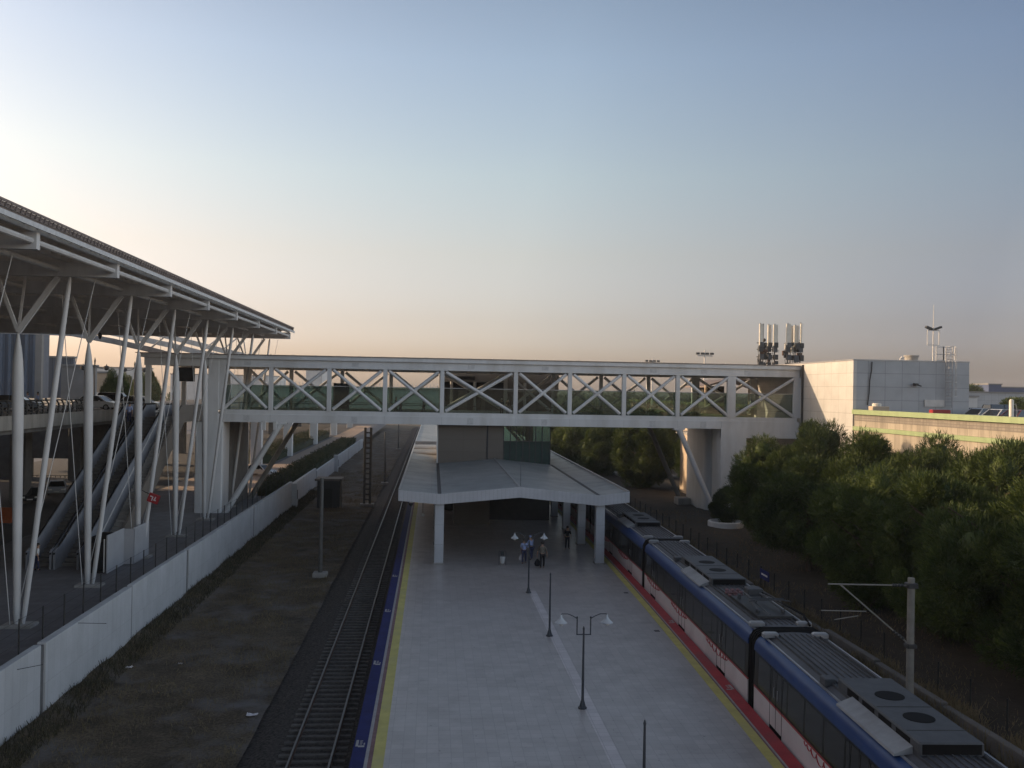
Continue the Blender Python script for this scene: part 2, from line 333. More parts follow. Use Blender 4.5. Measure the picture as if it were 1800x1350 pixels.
sheet('bank', M['bank'], lin(17.5, 36.4, 24), lin(15, 330, 160), lambda x, y: .12+.12*hn(x, y, .4)+.05*hn(x, y, 1.5)-(min(max((y-85)/30, 0), 1)*.5))
sheet('car_park_ground', M['asphalt'], [36.4, 400], [-40, 600], lambda x, y: -.4)
# pavement beyond the bridge
struct(MB().box(-24.2, -19.6, 106, 300, 0, .05), 'path', M['path'])
struct(MB().box(-31, -15.7, 108, 146, 0, .03), 'pavement', M['path'])
struct(MB().box(-60, -31.5, 20, 320, .004, .03), 'road', M['asphalt'])

# platform, with its painted edges
def strip(y0, y1, x0f, x1f, z0, z1, n=60):
    mb = MB(); ys = lin(y0, y1, n); vs = []; fs = []
    for y in ys: vs += [(x0f(y), y, z0), (x1f(y), y, z0), (x1f(y), y, z1), (x0f(y), y, z1)]
    for i in range(n):
        a = 4*i; b = a+4
        fs += [(a+3, a+2, b+2, b+3), (a, b, b+1, a+1), (a, a+3, b+3, b), (a+1, b+1, b+2, a+2)]
    fs += [(0, 1, 2, 3), (4*n, 4*n+3, 4*n+2, 4*n+1)]
    mb.v = vs; mb.f = fs; return mb
LE = -2.45
plat = struct(strip(8, 300, lambda y: LE+.05, lambda y: edge(y)-.05, -1.3, 0), 'platform', M['tiles'])
C_ = lambda k: (lambda y: k)
def E_(k): return lambda y: edge(y)-k
for nm, m_, a, b, z0, z1 in [('edge_strip', 'blue', C_(LE), C_(LE+.45), -.10, .018), ('coping', 'coping', C_(LE+.45), C_(LE+.56), -.05, .014), ('maroon_line', 'maroon', C_(LE+.56), C_(LE+.70), -.05, .011), ('yellow_line', 'yellow', C_(LE+.70), C_(LE+1.07), -.05, .016),
    ('yellow_line', 'yellow', E_(1.0), E_(.64), -.05, .016), ('maroon_line', 'maroon', E_(.64), E_(.57), -.05, .011), ('coping', 'coping', E_(.57), E_(.5), -.05, .014), ('edge_strip', 'red', E_(.5), E_(0), -.10, .018), ('stone_strip', 'stripe', C_(5.92), C_(6.36), -.05, .006)]:
    struct(strip(8, 300 if nm != 'stone_strip' else 55.6, a, b, z0, z1), nm, M[m_], plat)
for px_, py_ in ((1112, 1042), (1168, 1109)):
    q = at(px_, py_, Z=0); q.x = edge(q.y)-1.35 if q.x > 5 else LE+1.4
    struct(MB().box(q.x-.13, q.x+.13, q.y-.16, q.y+.16, 0, .007), 'drain_cover', M['joint'], plat)
# white painted marks on the edge strips: a thick L with small lettering beside it
def lmark(x, y, s=1):
    mb = MB(); z = .0195
    mb.box(x-.20*s, x-.09*s, y-.28, y+.28, z, z+.004)
    mb.box(x-.09*s if s > 0 else x+.14, x+.14 if s > 0 else x-.09*s, y-.35, y-.20, z, z+.004) if s > 0 else mb.box(x-.14, x+.09, y-.35, y-.24, z, z+.004)
    for i in range(4): mb.box(x-.03, x+.05+.015*(i % 2), y-.12+i*.10, y-.07+i*.10, z, z+.004)
    mb.box(x+.10, x+.145, y-.16, y+.02, z, z+.004); return mb
for y in (31.7, 41.0, 50.6, 60.0): struct(lmark(LE+.22, y, .8), 'edge_mark', M['coping'], plat)
for y in (26.4, 37.2, 48.0): struct(lmark(edge(y)-.26, y, -1), 'edge_mark', M['coping'], plat)

# ------------------------------------------------------------------ railway tracks
def track(label, xc, y0, y1, zr, group):
    t = thing('railway_track', label, 'railway track', (xc(y0), y0, zr-.25), group)
    for s in (-.72, .72):
        mb = MB(); mr_ = MB(); ys = lin(y0, y1, 120)
        for i in range(120):
            a, b = ys[i], ys[i+1]
            pa = (xc(a)+s, a, 0); pb = (xc(b)+s, b, 0)
            for (wd, za, zb, q) in ((.14, zr-.137, zr-.12, mb), (.03, zr-.12, zr-.045, mb), (.072, zr-.045, zr, mr_)):
                q.hexa([(pa[0]-wd/2, a, za), (pa[0]+wd/2, a, za), (pb[0]+wd/2, b, za), (pb[0]-wd/2, b, za), (pa[0]-wd/2, a, zb), (pa[0]+wd/2, a, zb), (pb[0]+wd/2, b, zb), (pb[0]-wd/2, b, zb)])
        r = mr_.build('rail', M['railtop'], t); mb.build('rail_web', M['rust'], r)
    def sl(mb, y): x = xc(y); return mb.hexa([(x-1.2, y-.12, zr-.33), (x+1.2, y-.12, zr-.33), (x+1.2, y+.12, zr-.33), (x-1.2, y+.12, zr-.33), (x-1.2, y-.09, zr-.135), (x+1.2, y-.09, zr-.135), (x+1.2, y+.09, zr-.135), (x-1.2, y+.09, zr-.135)])
    y = y0+.3; k = 0; rest = MB()
    while y < y1-.3:
        if k < 96 and label.startswith('left'):
            sl(MB(), y).build('sleeper', M['sleeper'], t)
        else: sl(rest, y)
        y += .6; k += 1
    if rest.v: tag(rest.build('sleeper', M['sleeper'], t), kind='stuff')
track('left empty track between the grass lot and the blue-edged platform side', lambda y: -4.09, 27, 320, -1.05, None)
track('right track under the commuter train beside the red-edged platform side', lambda y: tcurve(y)+1.45, 10, 320, -1.05, None)

# ------------------------------------------------------------------ retaining wall and its fence
WX = -15.3
rw = thing('retaining_wall', 'long white panelled retaining wall between the plaza and the grass lot', 'wall', (WX, 38, -1.4))
cuts = [16, 27.5, 38.4, 49.3, 60.2, 71.1, 82, 93, 104, 114, 125, 136, 148, 160, 172, 184, 196, 206]
for i in range(len(cuts)-1):
    o_ = .0 if i % 2 else .06
    top = 1.62 if cuts[i] < 104 else 1.3 if cuts[i] < 125 else .95
    MB().cbox(WX-.3, WX+o_, cuts[i]+.17, cuts[i+1]-.17, -1.8, top, .015).build('wall_panel', M['wall'], rw)
    MB().box(WX-.3, WX-.03, cuts[i+1]-.17, cuts[i+1]+.17, -1.8, top-.08).build('joint_post', M['joint'], rw)
for y in (104, 148):
    b_ = MB().cbox(WX-.1, WX+.55, y-.5, y+.5, -1.6, 1.45, .04).build('buttress', M['wall'], rw); MB().box(WX+.551, WX+.58, y-.2, y+.2, -.3, .7).build('vent', M['dark'], b_)
def fence(label, x, ys, zb, h, lean=0, name='post_fence', zf=None):
    t = thing(name, label, 'fence', (x, ys[0], zb))
    for y in ys:
        z = zf(y) if zf else zb
        MB().tube([(x, y, z-.3), (x+lean, y, z+h)], .034, 6).build('fence_post', M['fence'], t)
    mb = MB()
    for k in (.35, .7, .97):
        mb.tube([(x+lean*k, ys[0], zb+h*k), (x+lean*k, ys[-1], zb+h*k)], .006, 4)
    if not zf: mb.build('wire', M['fence'], t)
    return t
fence('black post and wire fence standing along the white retaining wall top', WX-.42, [24+2.2*i for i in range(38)], 1.5, 1.4)
fence('black posts of the fence on the brown bank right of the train', 20.0, [19.6+2.2*i for i in range(50)], .15, 1.5)
# two loose wires sticking out of the wall
lw = MB(); lw.tube([at(30, 1177, X=WX+.05), at(76, 1168, X=WX+.9)], .012, 5); lw.tube([at(137, 1095, X=WX+.05), at(187, 1096, X=WX+1.4)], .012, 5)
lw.build('loose_wire', M['fence'], rw)

# low wall on the far side of the right track
kb = MB()
for i in range(40): kb.cbox(18.85, 19.15, 12+i*5.2, 17.1+i*5.2, -1.5, .72+.07*((i*7) % 3), .03)
lwl = kb.build('kerb_wall', M['dconc']); tag(lwl, 'low grey concrete kerb wall between the train and the brown bank', 'wall')

# ================================================================== LEFT STATION CANOPY
can = thing('station_canopy', 'large flat grey steel station canopy on white V-shaped columns', 'canopy', (-20.1, 66, 0))
RX0, RX1, RY0, RY1 = -56, -15.5, 18, 104.2
BZ0, BZ1 = 17.28, 17.98
cols = [38.2+9.37*i for i in range(-1, 8)]
beams = [28.83+9.37*i for i in range(-1, 9)]; beams[-1] = 103.2
MB().add([(RX0, RY0, 18.32), (RX1+.02, RY0, 18.32), (RX1+.02, RY1, 18.32), (RX0, RY1, 18.32)], [(0, 1, 2, 3)]).build('roof_deck', M['roofu'], can)
MB().cbox(RX1+.021, RX1+.09, RY0, RY1+.05, 18.0, 18.2, .01).build('fascia', M['gusset'], can)
lv = MB()
for i in range(int((RY1-RY0)/.42)):
    y = RY0+i*.42; lv.beam((RX1-.55, y, 18.40), (RX1+.05, y+.2, 18.46), .12, .03); lv.beam((RX1+.0, y, 18.36), (RX1+.0, y+.14, 18.56), .05, .04)
lv.box(RX1-.12, RX1-.04, RY0, RY1, 18.25, 18.52); lv.box(RX1-.05, RX1+.02, RY0, RY1, 18.53, 18.62); lv.box(RX1-.6, RX1-.53, RY0, RY1, 18.44, 18.50)
lv.build('edge_louvre', M['edge'], can)
for y in beams:
    mb = MB().cbox(RX0+1, -15.72, y-.16, y+.16, BZ0, BZ1, .012)
    for x in (-17.6, -19.9, -22.3, -26, -30, -34, -38): mb.box(x-.02, x+.02, y-.172, y+.172, BZ0-.01, BZ1-.005)
    mb.build('main_beam', M['steel'], can)
for x in [-16.0, -16.9, -18.2, -20.2, -22.4, -24.6, -27, -29.4, -31.8, -34.2, -36.6, -39, -42, -45, -48, -51, -54]:
    MB().box(x-.07, x+.07, RY0, RY1-.1, 18.0, 18.295).build('purlin', M['gsteel'], can)
lt = MB(); y = RY0+.6
while y < RY1-.3: lt.box(RX0+.5, RX1-.2, y-.03, y+.03, 18.14, 18.293); y += 1.17
lt.build('secondary_rib', M['gsteel'], can)
for i, x in enumerate((-15.95, -18.6, -24.2, -30.5, -37)):
    mb = MB()
    for a, b in zip(beams[:-1], beams[1:]): mb.tube([(x, a+.16, 17.62), (x, b-.16, 17.62)], .13, 8)
    mb.build('tie_tube', M['steel'] if i < 2 else M['gsteel'], can, smooth=True)
def spindle(p, q, r0, r1, r2):
    p = Vector(p); q = Vector(q); prof = [(0, r0*.75), (.04, r0), (.35, (r0+r1)/2), (.72, r1), (.84, r1*.98), (.90, r1*.86), (.945, r1*.62), (.98, r1*.32), (1, r2)]
    return [p+(q-p)*t for t, r in prof], [r for t, r in prof]
for y in cols:
    xb = -20.1
    c1 = MB(); tip = (-20.45, y, 14.5)
    pts, rr = spindle((xb-.12, y, .12), tip, .17, .265, .045); c1.tube(pts, rr, 14)
    o = c1.build('column', M['steel'], can, smooth=True)
    MB().beam(tip, (-18.6, y, 17.27), .14, .27, up=(1, 0, 0)).build('branch', M['steel'], o)
    MB().beam(tip, (-21.5, y, 17.27), .12, .16, up=(1, 0, 0)).build('branch', M['steel'], o)
    MB().beam(tip, (-21.6, y+3.4, 17.6), .12, .14).build('branch', M['steel'], o)
    c2 = MB(); a = Vector((xb+.18, y, .12)); b = Vector((-18.05, y, 17.27))
    c2.tube([a+(b-a)*t for t in (0, .03, .3, .7, .97, 1)], [.08, .12, .135, .135, .12, .08], 12)
    c2.build('column', M['steel'], can, smooth=True)
    MB().cbox(xb-.75, xb+.75, y-.5, y+.5, -.02, .14, .04).build('base_plate', M['conc'], can)
    st = MB(); st.tube([(xb-.35, y-.2, .1), (-21.2, y-2.2, 17.3)], .022, 6); st.tube([(xb-.3, y+.2, .1), (-17.4, y+1.6, 17.3)], .022, 6)
    st.build('stay_cable', M['steel'], can)
# curved ribs of the end of the roof, running down towards the bridge
for pl, Yr in (([(-40, 580), (60, 583), (125, 586), (200, 600), (262, 614), (300, 624)], 107), ([(120, 574), (180, 582), (240, 594), (300, 607), (352, 620), (385, 626)], 113), ([(215, 577), (280, 588), (340, 603), (390, 616), (430, 625)], 119)):
    pts = [at(px, py, Y=Yr) for px, py in pl]
    mb = MB()
    for a, b in zip(pts[:-1], pts[1:]): mb.beam(a, b+(b-a)*.01, .25, .62)
    mb.build('curved_rib', M['gsteel'], can)
for k, (px, p2) in enumerate(((262, 614), (352, 620), (390, 616))):
    a = at(px, p2, Y=(107, 113, 119)[k]); MB().tube([(a.x+2.2, a.y+.3, a.z+2.0), (a.x, a.y, a.z)], .1, 6).build('strut', M['gsteel'], can)
hl = at(176, 580, Y=103); MB().tube([(hl.x, 103, 17.3), (hl.x, 103, hl.z-.3)], .015, 5).lathe((hl.x, 103, hl.z-1.0), [(0, .06), (.25, .2), (.5, .22), (.72, .05)], 10).build('hanging_lamp', M['dsteel'], can)

# ================================================================== FOOTBRIDGE
BY0, BY1 = 90.0, 102.2
br = thing('footbridge', 'white steel truss footbridge with glazed sides crossing over the platform', 'footbridge', (4, 96, 8))
posts = [-20.06, -15.39, -9.93, -4.63, .84, 7.97, 13.28, 18.65, 24.02, 29.44, 36.2]
XL, XR = -27.1, 36.35
def chord(y, s):                                              # s = outward direction
    MB().cbox(XL if 1 else 0, XR, min(y, y+s*.4), max(y, y+s*.4), 13.86, 14.6, .015).build('top_chord', M['bridge'], br)
    MB().cbox(-20.6, 28.4, min(y, y+s*.42), max(y, y+s*.42), 8.63, 9.40, .015).build('bottom_chord', M['bridge'], br)
    MB().cbox(-19.8, 36.2, min(y, y+s*.3), max(y, y+s*.3), 9.403, 9.80, .015).build('sill', M['bridge'], br)
    if s < 0:
        MB().cbox(28.4, XR, y-.44, y, 7.75, 9.40, .015).build('deep_beam', M['bridge'], br)
        for x in (29.6, 31.2, 32.8, 34.4): MB().box(x-.01, x+.01, y-.445, y-.44, 7.8, 9.39).build('seam', M['gusset'], br)
    for x in posts:
        wd = .2 if -20 < x < 29 else .42
        MB().cbox(x-wd, x+wd, min(y+s*.02, y+s*.38), max(y+s*.02, y+s*.38), 9.79, 13.86, .015).build('post', M['bridge'], br)
    for a, b in zip(posts[:-1], posts[1:]):
        for (za, zb, dy) in ((9.95, 13.72, .17 if a < 7.9 else .25), (13.72, 9.95, .21)):
            yy = y+s*dy
            MB().tube([(a+.36, yy, za), (b-.36, yy, zb)], .16, 10).build('brace', M['bridge'], br, smooth=True)
        cx = (a+b)/2
        MB().cbox(cx-.34, cx+.34, min(y+s*.15, y+s*.23), max(y+s*.15, y+s*.23), 11.62, 12.05, .02).build('gusset', M['bridge'], br)
    for i, x in enumerate((-17.6, -7.5, 3.6, 10.8, 21.5, 26.6, 31)):
        MB().box(x-.33, x+.33, y+s*.4, y+s*.407, 14.05, 14.45).build('weld_patch', M['gusset'], br)
        if x < 28: MB().box(x-.3, x+.3, y+s*.42, y+s*.427, 8.72, 9.30).build('weld_patch', M['gusset'], br)
    for x in posts[1:-2]: MB().box(x-.02, x+.02, y+s*.42, y+s*.425, 8.64, 9.39).build('seam', M['gusset'], br)
chord(BY0, -1); chord(BY1, 1)
MB().cbox(XL-.3, XR, BY0-.62, BY1+.6, 14.604, 14.98, .02).build('roof_fascia', M['bridge'], br)
MB().box(XL-.75, XR, BY0-.70, BY1+.68, 14.983, 15.05).build('roof_sheet', M['edge'], br)
hk = MB()
for i in range(30): x = XL+1.2+i*2.1; hk.box(x-.04, x+.04, BY0-.66, BY0-.58, 15.05, 15.11)
hk.build('roof_clip', M['gsteel'], br)
MB().box(-27, 36.2, BY0+.02, BY1-.02, 8.9, 9.42).build('deck', M['conc'], br)
MB().box(-26.9, 36.1, BY0+.3, BY1-.3, 9.42, 9.44).build('floor_finish', M['gsteel'], br)
cr = MB()
for i in range(24): x = -26+i*2.7; cr.box(x-.1, x+.1, BY0+.02, BY1-.02, 13.9, 14.2)
cr.build('cross_beam', M['gsteel'], br)
for y in (BY0+.12, BY1-.12):
    for a, b in zip(posts[:-1], posts[1:]):
        if y > 95 and 0 < (a+b)/2 < 15: continue
        MB().box(a+.03, b-.03, y-.012, y+.012, 9.5, 12.15).build('glass_panel', M['gglass'], br)
        MB().box(a+.03, b-.03, y-.02, y+.02, 12.15, 12.2).build('glass_rail', M['gsteel'], br)
        MB().tube([(a, y+(.2 if y < 95 else -.2), 10.45), (b, y+(.2 if y < 95 else -.2), 10.45)], .03, 6).build('handrail', M['dsteel'], br)
# piers and raking struts
def rounded(x0, x1, y0, y1, z0, z1, r, n=6):
    poly = []
    for cx, cy, a0 in ((x1-r, y1-r, 0), (x0+r, y1-r, 90), (x0+r, y0+r, 180), (x1-r, y0+r, 270)):
        for k in range(n+1): t = R(a0+90*k/n); poly.append((cx+r*math.cos(t), cy+r*math.sin(t)))
    return MB().extrude(poly, z0, z1, 'z')
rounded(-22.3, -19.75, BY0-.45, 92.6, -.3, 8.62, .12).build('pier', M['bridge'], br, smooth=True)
rounded(-22.3, -19.75, 93.2, 102.6, -.3, 8.62, 1.0).build('pier', M['dconc'], br, smooth=True)  # rear pier's shade put into its dark colour
MB().cbox(-21.2, -20.2, BY0-.46, BY0-.40, 8.6, 14.55, .02).build('pier_column', M['bridge'], br)
rounded(28.4, 31.0, BY0-.46, 92.4, -1.6, 9.38, .1).build('pier', M['bridge'], br, smooth=True)
rounded(28.4, 31.0, 94.2, 102.6, -1.6, 8.62, 1.0).build('pier', M['bridge'], br, smooth=True)
MB().tube([(28.7, 93.3, -1), (28.7, 93.3, 8.6)], .16, 8).build('downpipe', M['steel'], br, smooth=True)
MB().cbox(26.9, 28.3, 99.6, 101.4, -1.6, .6, .05).build('footing', M['conc'], br)
for (x0, x1, y) in ((-19.55, -14.4, BY0-.1), (-19.55, -14.4, BY1-.4), (28.2, 24.2, BY0-.1), (27.9, 23.9, BY1-.4)):
    MB().tube([(x0, y, -.2), (x0+(x1-x0)*.93, y, 8.0), (x1, y, 8.62)], [.27, .27, .38], 10).build('raking_strut', M['bridge' if y < 95 else 'mast'], br, smooth=True)  # rear struts take a darker colour in place of shade
    MB().box(x1-.55, x1+.55, y-.36, y+.36, 8.45, 8.625).build('strut_head', M['bridge'], br)
for x in (-15.9, -14.9): MB().cbox(x-.16, x+.16, BY0-.7, BY0-.43, 7.9, 8.75, .03).build('junction_box', M['whitew'], br)
MB().cbox(-27.0, -26.5, BY0-.35, BY0, 9.4, 13.85, .02).build('end_post', M['bridge'], br)
MB().cbox(-27.0, -26.5, BY1, BY1+.35, 9.4, 13.85, .02).build('end_post', M['bridge'], br)
db = at(323, 657, Y=89.3)
t = thing('display_board', 'black hanging display board under the left end of the footbridge roof', 'display board', (db.x, 89.5, db.z))
MB().cbox(db.x-.95, db.x+.95, 89.4, 89.62, db.z-.72, db.z+.62, .03).build('screen', M['screen'], t)
MB().box(db.x-.7, db.x-.64, 89.46, 89.54, db.z+.62, 13.86).build('hanger', M['dsteel'], t); MB().box(db.x+.64, db.x+.7, 89.46, 89.54, db.z+.62, 13.86).build('hanger', M['dsteel'], t)
vp = at(600, 693, Y=95)
t = thing('notice_panel', 'dark framed notice panel standing inside the glazed footbridge', 'panel', (vp.x, 95, 9.44))
MB().cbox(vp.x-.72, vp.x+.72, 94.95, 95.05, 9.9, 12.5, .02).build('board', M['screen'], t); MB().box(vp.x-.8, vp.x-.72, 94.94, 95.06, 9.44, 12.55).box(vp.x+.72, vp.x+.8, 94.94, 95.06, 9.44, 12.55).build('frame', M['dsteel'], t)

# ================================================================== STAIR HALL under and behind the bridge
ha = thing('stair_hall', 'stair hall with beige panels and dark green glass rising through the platform canopy', 'building', (6, 97, 4.5))
HX0, HX1, HY0, HY1 = .55, 11.6, BY0+.6, 110
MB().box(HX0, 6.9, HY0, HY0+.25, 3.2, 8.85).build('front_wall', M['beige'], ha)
MB().box(HX0, HX0+.25, HY0+.25, HY1, 3.2, 8.85).build('side_wall', M['cream'], ha)
MB().box(HX0-.12, HX0-.003, HY0-.05, HY0+.2, 3.4, 8.6).build('corner_pipe', M['steel'], ha)
MB().box(5.3, 5.42, HY0-.05, HY0-.003, 3.8, 8.6).build('downpipe', M['gutter'], ha)
MB().box(7.0, HX1-.1, HY0+.05, HY0+.09, 4.3, 7.05).build('glass_panel', M['dgglass'], ha)
MB().box(7.0, HX1-.1, HY0+.05, HY0+.09, 7.1, 8.8).build('glass_panel', M['gglass'], ha)
MB().box(HX1-.05, HX1-.01, HY0+.2, HY1, 4.3, 8.8).build('glass_panel', M['gglass'], ha); MB().box(6.7, 6.9, HY0+.26, 108, 4.3, 8.85).build('inner_wall', M['whitew'], ha)
for x in (6.95, 7.6, 8.2, 8.85, 9.5, 10.1, 10.75, HX1-.05): MB().box(x-.04, x+.04, HY0, HY0+.14, 3.6, 8.85).build('mullion', M['dsteel'], ha)
MB().box(6.95, HX1, HY0-.02, HY0+.16, 7.04, 7.11).build('mullion', M['dsteel'], ha)
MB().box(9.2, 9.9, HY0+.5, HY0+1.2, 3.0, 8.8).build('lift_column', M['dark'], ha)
sf = MB()
for i in range(22): sf.box(7.2+i*.19, 7.42+i*.19, 94, 98, 8.6-i*.2, 8.75-i*.2)
sf.build('stair_flight', M['conc'], ha)
MB().beam((7.2, 93.9, 9.2), (11.4, 93.9, 4.8), .07, .16).build('stair_handrail', M['steel'], ha)
MB().box(HX0+.25, 6.9, 108.5, HY1, 3.2, 8.85).build('back_wall', M['greyw'], ha); MB().box(6.95, 11.5, 108.6, 108.64, 4.3, 8.85).build('glass_panel', M['clear'], ha)
# upper storey at bridge level
UY0 = BY1-1.4
MB().box(.7, 14.1, UY0+3, HY1, 12.95, 14.9).build('upper_roof', M['greyw'], ha)
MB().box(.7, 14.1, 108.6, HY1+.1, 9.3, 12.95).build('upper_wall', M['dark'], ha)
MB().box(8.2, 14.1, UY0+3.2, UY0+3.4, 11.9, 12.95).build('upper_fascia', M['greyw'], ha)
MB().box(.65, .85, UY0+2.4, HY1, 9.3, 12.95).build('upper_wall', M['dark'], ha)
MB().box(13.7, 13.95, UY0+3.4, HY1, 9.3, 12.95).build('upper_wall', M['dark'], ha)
MB().box(.7, 14, UY0, HY1, 8.9, 9.35).build('upper_floor', M['dconc'], ha)
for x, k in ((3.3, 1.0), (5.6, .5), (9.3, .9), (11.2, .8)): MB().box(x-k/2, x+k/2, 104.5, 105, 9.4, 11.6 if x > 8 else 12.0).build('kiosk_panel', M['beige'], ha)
for x in (2.0, 4.6, 10.2): MB().tube([(x, 103.3, 9.35), (x, 103.3, 12.95)], .16, 8).build('column', M['steel'], ha, smooth=True)
MB().box(2.6, 4.6, UY0+2.9, UY0+3.0, 13.2, 13.55).build('sign_box', M['screen'], ha)

# ================================================================== PLATFORM CANOPY
pc = thing('platform_canopy', 'island platform canopy with white ribbed fascia and folded grey roof', 'canopy', (5.8, 64, 0))
prof = [(-2.25, 5.10), (.55, 4.86), (6.1, 5.38), (11.65, 4.84), (13.78, 5.10)]
CY0 = 63.8
PEND = 205
def roofpoly(dz0, dz1): return [(x, z+dz1) for x, z in prof]+[(x, z+dz0) for x, z in reversed(prof)]
MB().extrude(roofpoly(-.10, -.03), CY0+.06, PEND).build('roof_sheet', M['canroof'], pc)
fp_ = [(x, z) for x, z in prof]+[(x, z-.72) for x, z in reversed(prof)]
MB().extrude(fp_, CY0-.02, CY0+.055).build('fascia', M['fascia'], pc)
for x, dz in ((-2.25, 5.10), (13.78, 5.10)):
    s = 1 if x < 0 else -1
    MB().box(min(x, x+s*.08), max(x, x+s*.08), CY0+.056, PEND, dz-.75, dz+.02).build('side_fascia', M['fascia'], pc)
    MB().box(min(x-s*.02, x+s*.12), max(x-s*.02, x+s*.12), CY0+.06, PEND, dz+.021, dz+.06).build('edge_trim', M['alu'], pc)
MB().extrude([(x, z-.70) for x, z in prof]+[(x, z-.62) for x, z in reversed(prof)][::1], CY0+.056, PEND).build('soffit', M['gsteel'], pc)
for x, z in ((.55, 4.86), (11.65, 4.84)): MB().box(x-.13, x+.13, CY0+.06, HY0-.06, z-.05, z-.005).build('gutter', M['gutter'], pc)
MB().box(6.02, 6.18, CY0+.06, HY0-.06, 5.34, 5.40).build('ridge_cap', M['alu'], pc)
MB().tube([(6.15, CY0+.3, 5.3), (6.15, CY0+.3, 7.4)], .018, 6).build('lightning_rod', M['equip'], pc)
for yy, hh in ((104.5, .35), (111, .5)):
    n = 10; mb = MB(); poly = []
    for k in range(n+1): t = math.pi*k/n; poly.append((yy-3*math.cos(t), 4.9+hh*math.sin(t)))
    MB().extrude(poly, -2.1, .45, 'x').build('rooflight', M['canroof'], pc, smooth=True)
MB().box(-2.15, .5, 117, 118, 5.1, 5.5).build('roof_upstand', M['whitew'], pc)
for i in range(14):
    y = 64.4+8.1*i
    for x in (.57, 11.8):
        o = MB().cbox(x-.31, x+.31, y-.31, y+.31, 0, 4.22, .02).build('column', M['cpanel'], pc)
        MB().box(x-.36, x+.36, y-.36, y+.36, 0, .10).build('column_base', M['conc'], o)
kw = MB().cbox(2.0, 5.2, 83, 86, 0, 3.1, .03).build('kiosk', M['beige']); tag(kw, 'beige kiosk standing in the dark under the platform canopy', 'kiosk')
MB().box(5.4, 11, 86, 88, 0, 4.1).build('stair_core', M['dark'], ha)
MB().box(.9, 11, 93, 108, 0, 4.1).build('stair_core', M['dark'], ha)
cm = thing('ceiling_camera', 'small dark camera dome hanging under the left edge of the platform canopy', 'camera', (-1.4, 64.3, 4.0))
MB().lathe((-1.4, 64.3, 3.95), [(0, .03), (.06, .13), (.16, .17), (.22, .17)], 10).build('dome', M['dsteel'], cm); MB().box(-1.5, -1.3, 64.2, 64.4, 4.17, 4.32).build('bracket', M['gsteel'], cm)
hp = thing('hanging_speaker', 'small white speaker hanging under the left of the platform canopy', 'speaker', (-.6, 67, 2.9))
MB().ball((-.6, 67, 3.0), .14).build('speaker_body', M['whitew'], hp, smooth=True); MB().tube([(-.6, 67, 3.1), (-.6, 67, 4.2)], .02, 5).build('rod', M['dsteel'], hp)

# ================================================================== RIGHT BUILDING AND PARKING DECK
BX = 36.5
rb = thing('panel_building', 'white panelled box building at the right end of the footbridge', 'building', (42, 90, 0))
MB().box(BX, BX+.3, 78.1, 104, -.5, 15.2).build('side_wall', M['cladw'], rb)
MB().box(BX+.3, 47.1, 78.1, 78.4, 9, 15.2).build('front_wall', M['cladb'], rb)  # shade on this front is put into the cladding colour
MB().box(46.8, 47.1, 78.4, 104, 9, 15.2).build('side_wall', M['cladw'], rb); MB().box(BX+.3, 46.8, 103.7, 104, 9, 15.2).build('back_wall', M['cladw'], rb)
MB().box(BX+.3, 46.8, 78.4, 103.7, 14.5, 14.7).build('roof', M['conc'], rb)
pr_ = MB(); pr_.box(BX-.04, BX+.34, 78.06, 104.04, 15.2, 15.32); pr_.box(BX+.34, 47.14, 78.06, 78.44, 15.2, 15.32); pr_.build('parapet_cap', M['alu'], rb)
MB().box(BX-.16, BX-.005, 88.95, 89.15, 7, 15.1).build('downpipe', M['dsteel'], rb)
cb_ = MB(); p0 = [at(px, py, Y=78.0) for px, py in ((1533, 636), (1532, 652), (1529, 668), (1528, 690), (1525, 712))]; cb_.tube(p0, .05, 6); cb_.build('cable', M['dsteel'], rb)
wl = at(1609, 676, Y=78.0); MB().cbox(wl.x-.16, wl.x+.16, 77.7, 78.09, wl.z-.12, wl.z+.1, .03).tube([(wl.x-.3, 77.8, wl.z+.1), (wl.x+.4, 77.7, wl.z-.14)], .05, 6).build('wall_lamp', M['dsteel'], rb)
sg = at(1643, 709, Y=78.0); MB().box(sg.x-.9, sg.x+.9, 78.0, 78.09, sg.z-.3, sg.z+.3).build('wall_plate', M['gsteel'], rb)
# rooftop things
def t_roof(name, label, cat, px, py, Yp, z0, fn):
    p = at(px, py, Y=Yp); t = thing(name, label, cat, (p.x, Yp, z0)); fn(t, p); return t
def ventf(t, p):
    MB().lathe((p.x, 86, 14.7), [(0, .62), (1.25, .62), (1.27, .7), (1.42, .7)], 16).build('drum', M['conc'], t, smooth=True)
t_roof('roof_vent', 'short round grey vent drum on the right white building roof', 'vent', 1602, 630, 86, 14.7, ventf)
def pipef(t, p):
    MB().tube([(p.x, 85, 14.7), (p.x, 85, 15.75), (p.x+.12, 85, 15.88), (p.x+.3, 85, 15.8)], .09, 8).build('pipe', M['whitew'], t, smooth=True)
t_roof('vent_pipe', 'bent white vent pipe beside the round roof vent drum', 'pipe', 1583, 630, 85, 14.7, pipef)
for i, (px, y) in enumerate(((1444, 95), (1458, 90))):
    def f2(t, p, y=y): MB().tube([(p.x+.4, y, 14.7), (p.x+.4, y, 15.6), (p.x+.52, y, 15.72)], .08, 6).build('pipe', M['conc'], t)
    t_roof('vent_pipe', ('small vent pipe nearer the antennas on the white building roof', 'small vent pipe further from the antennas on the white building roof')[i], 'pipe', px, 633, y, 14.7, f2)
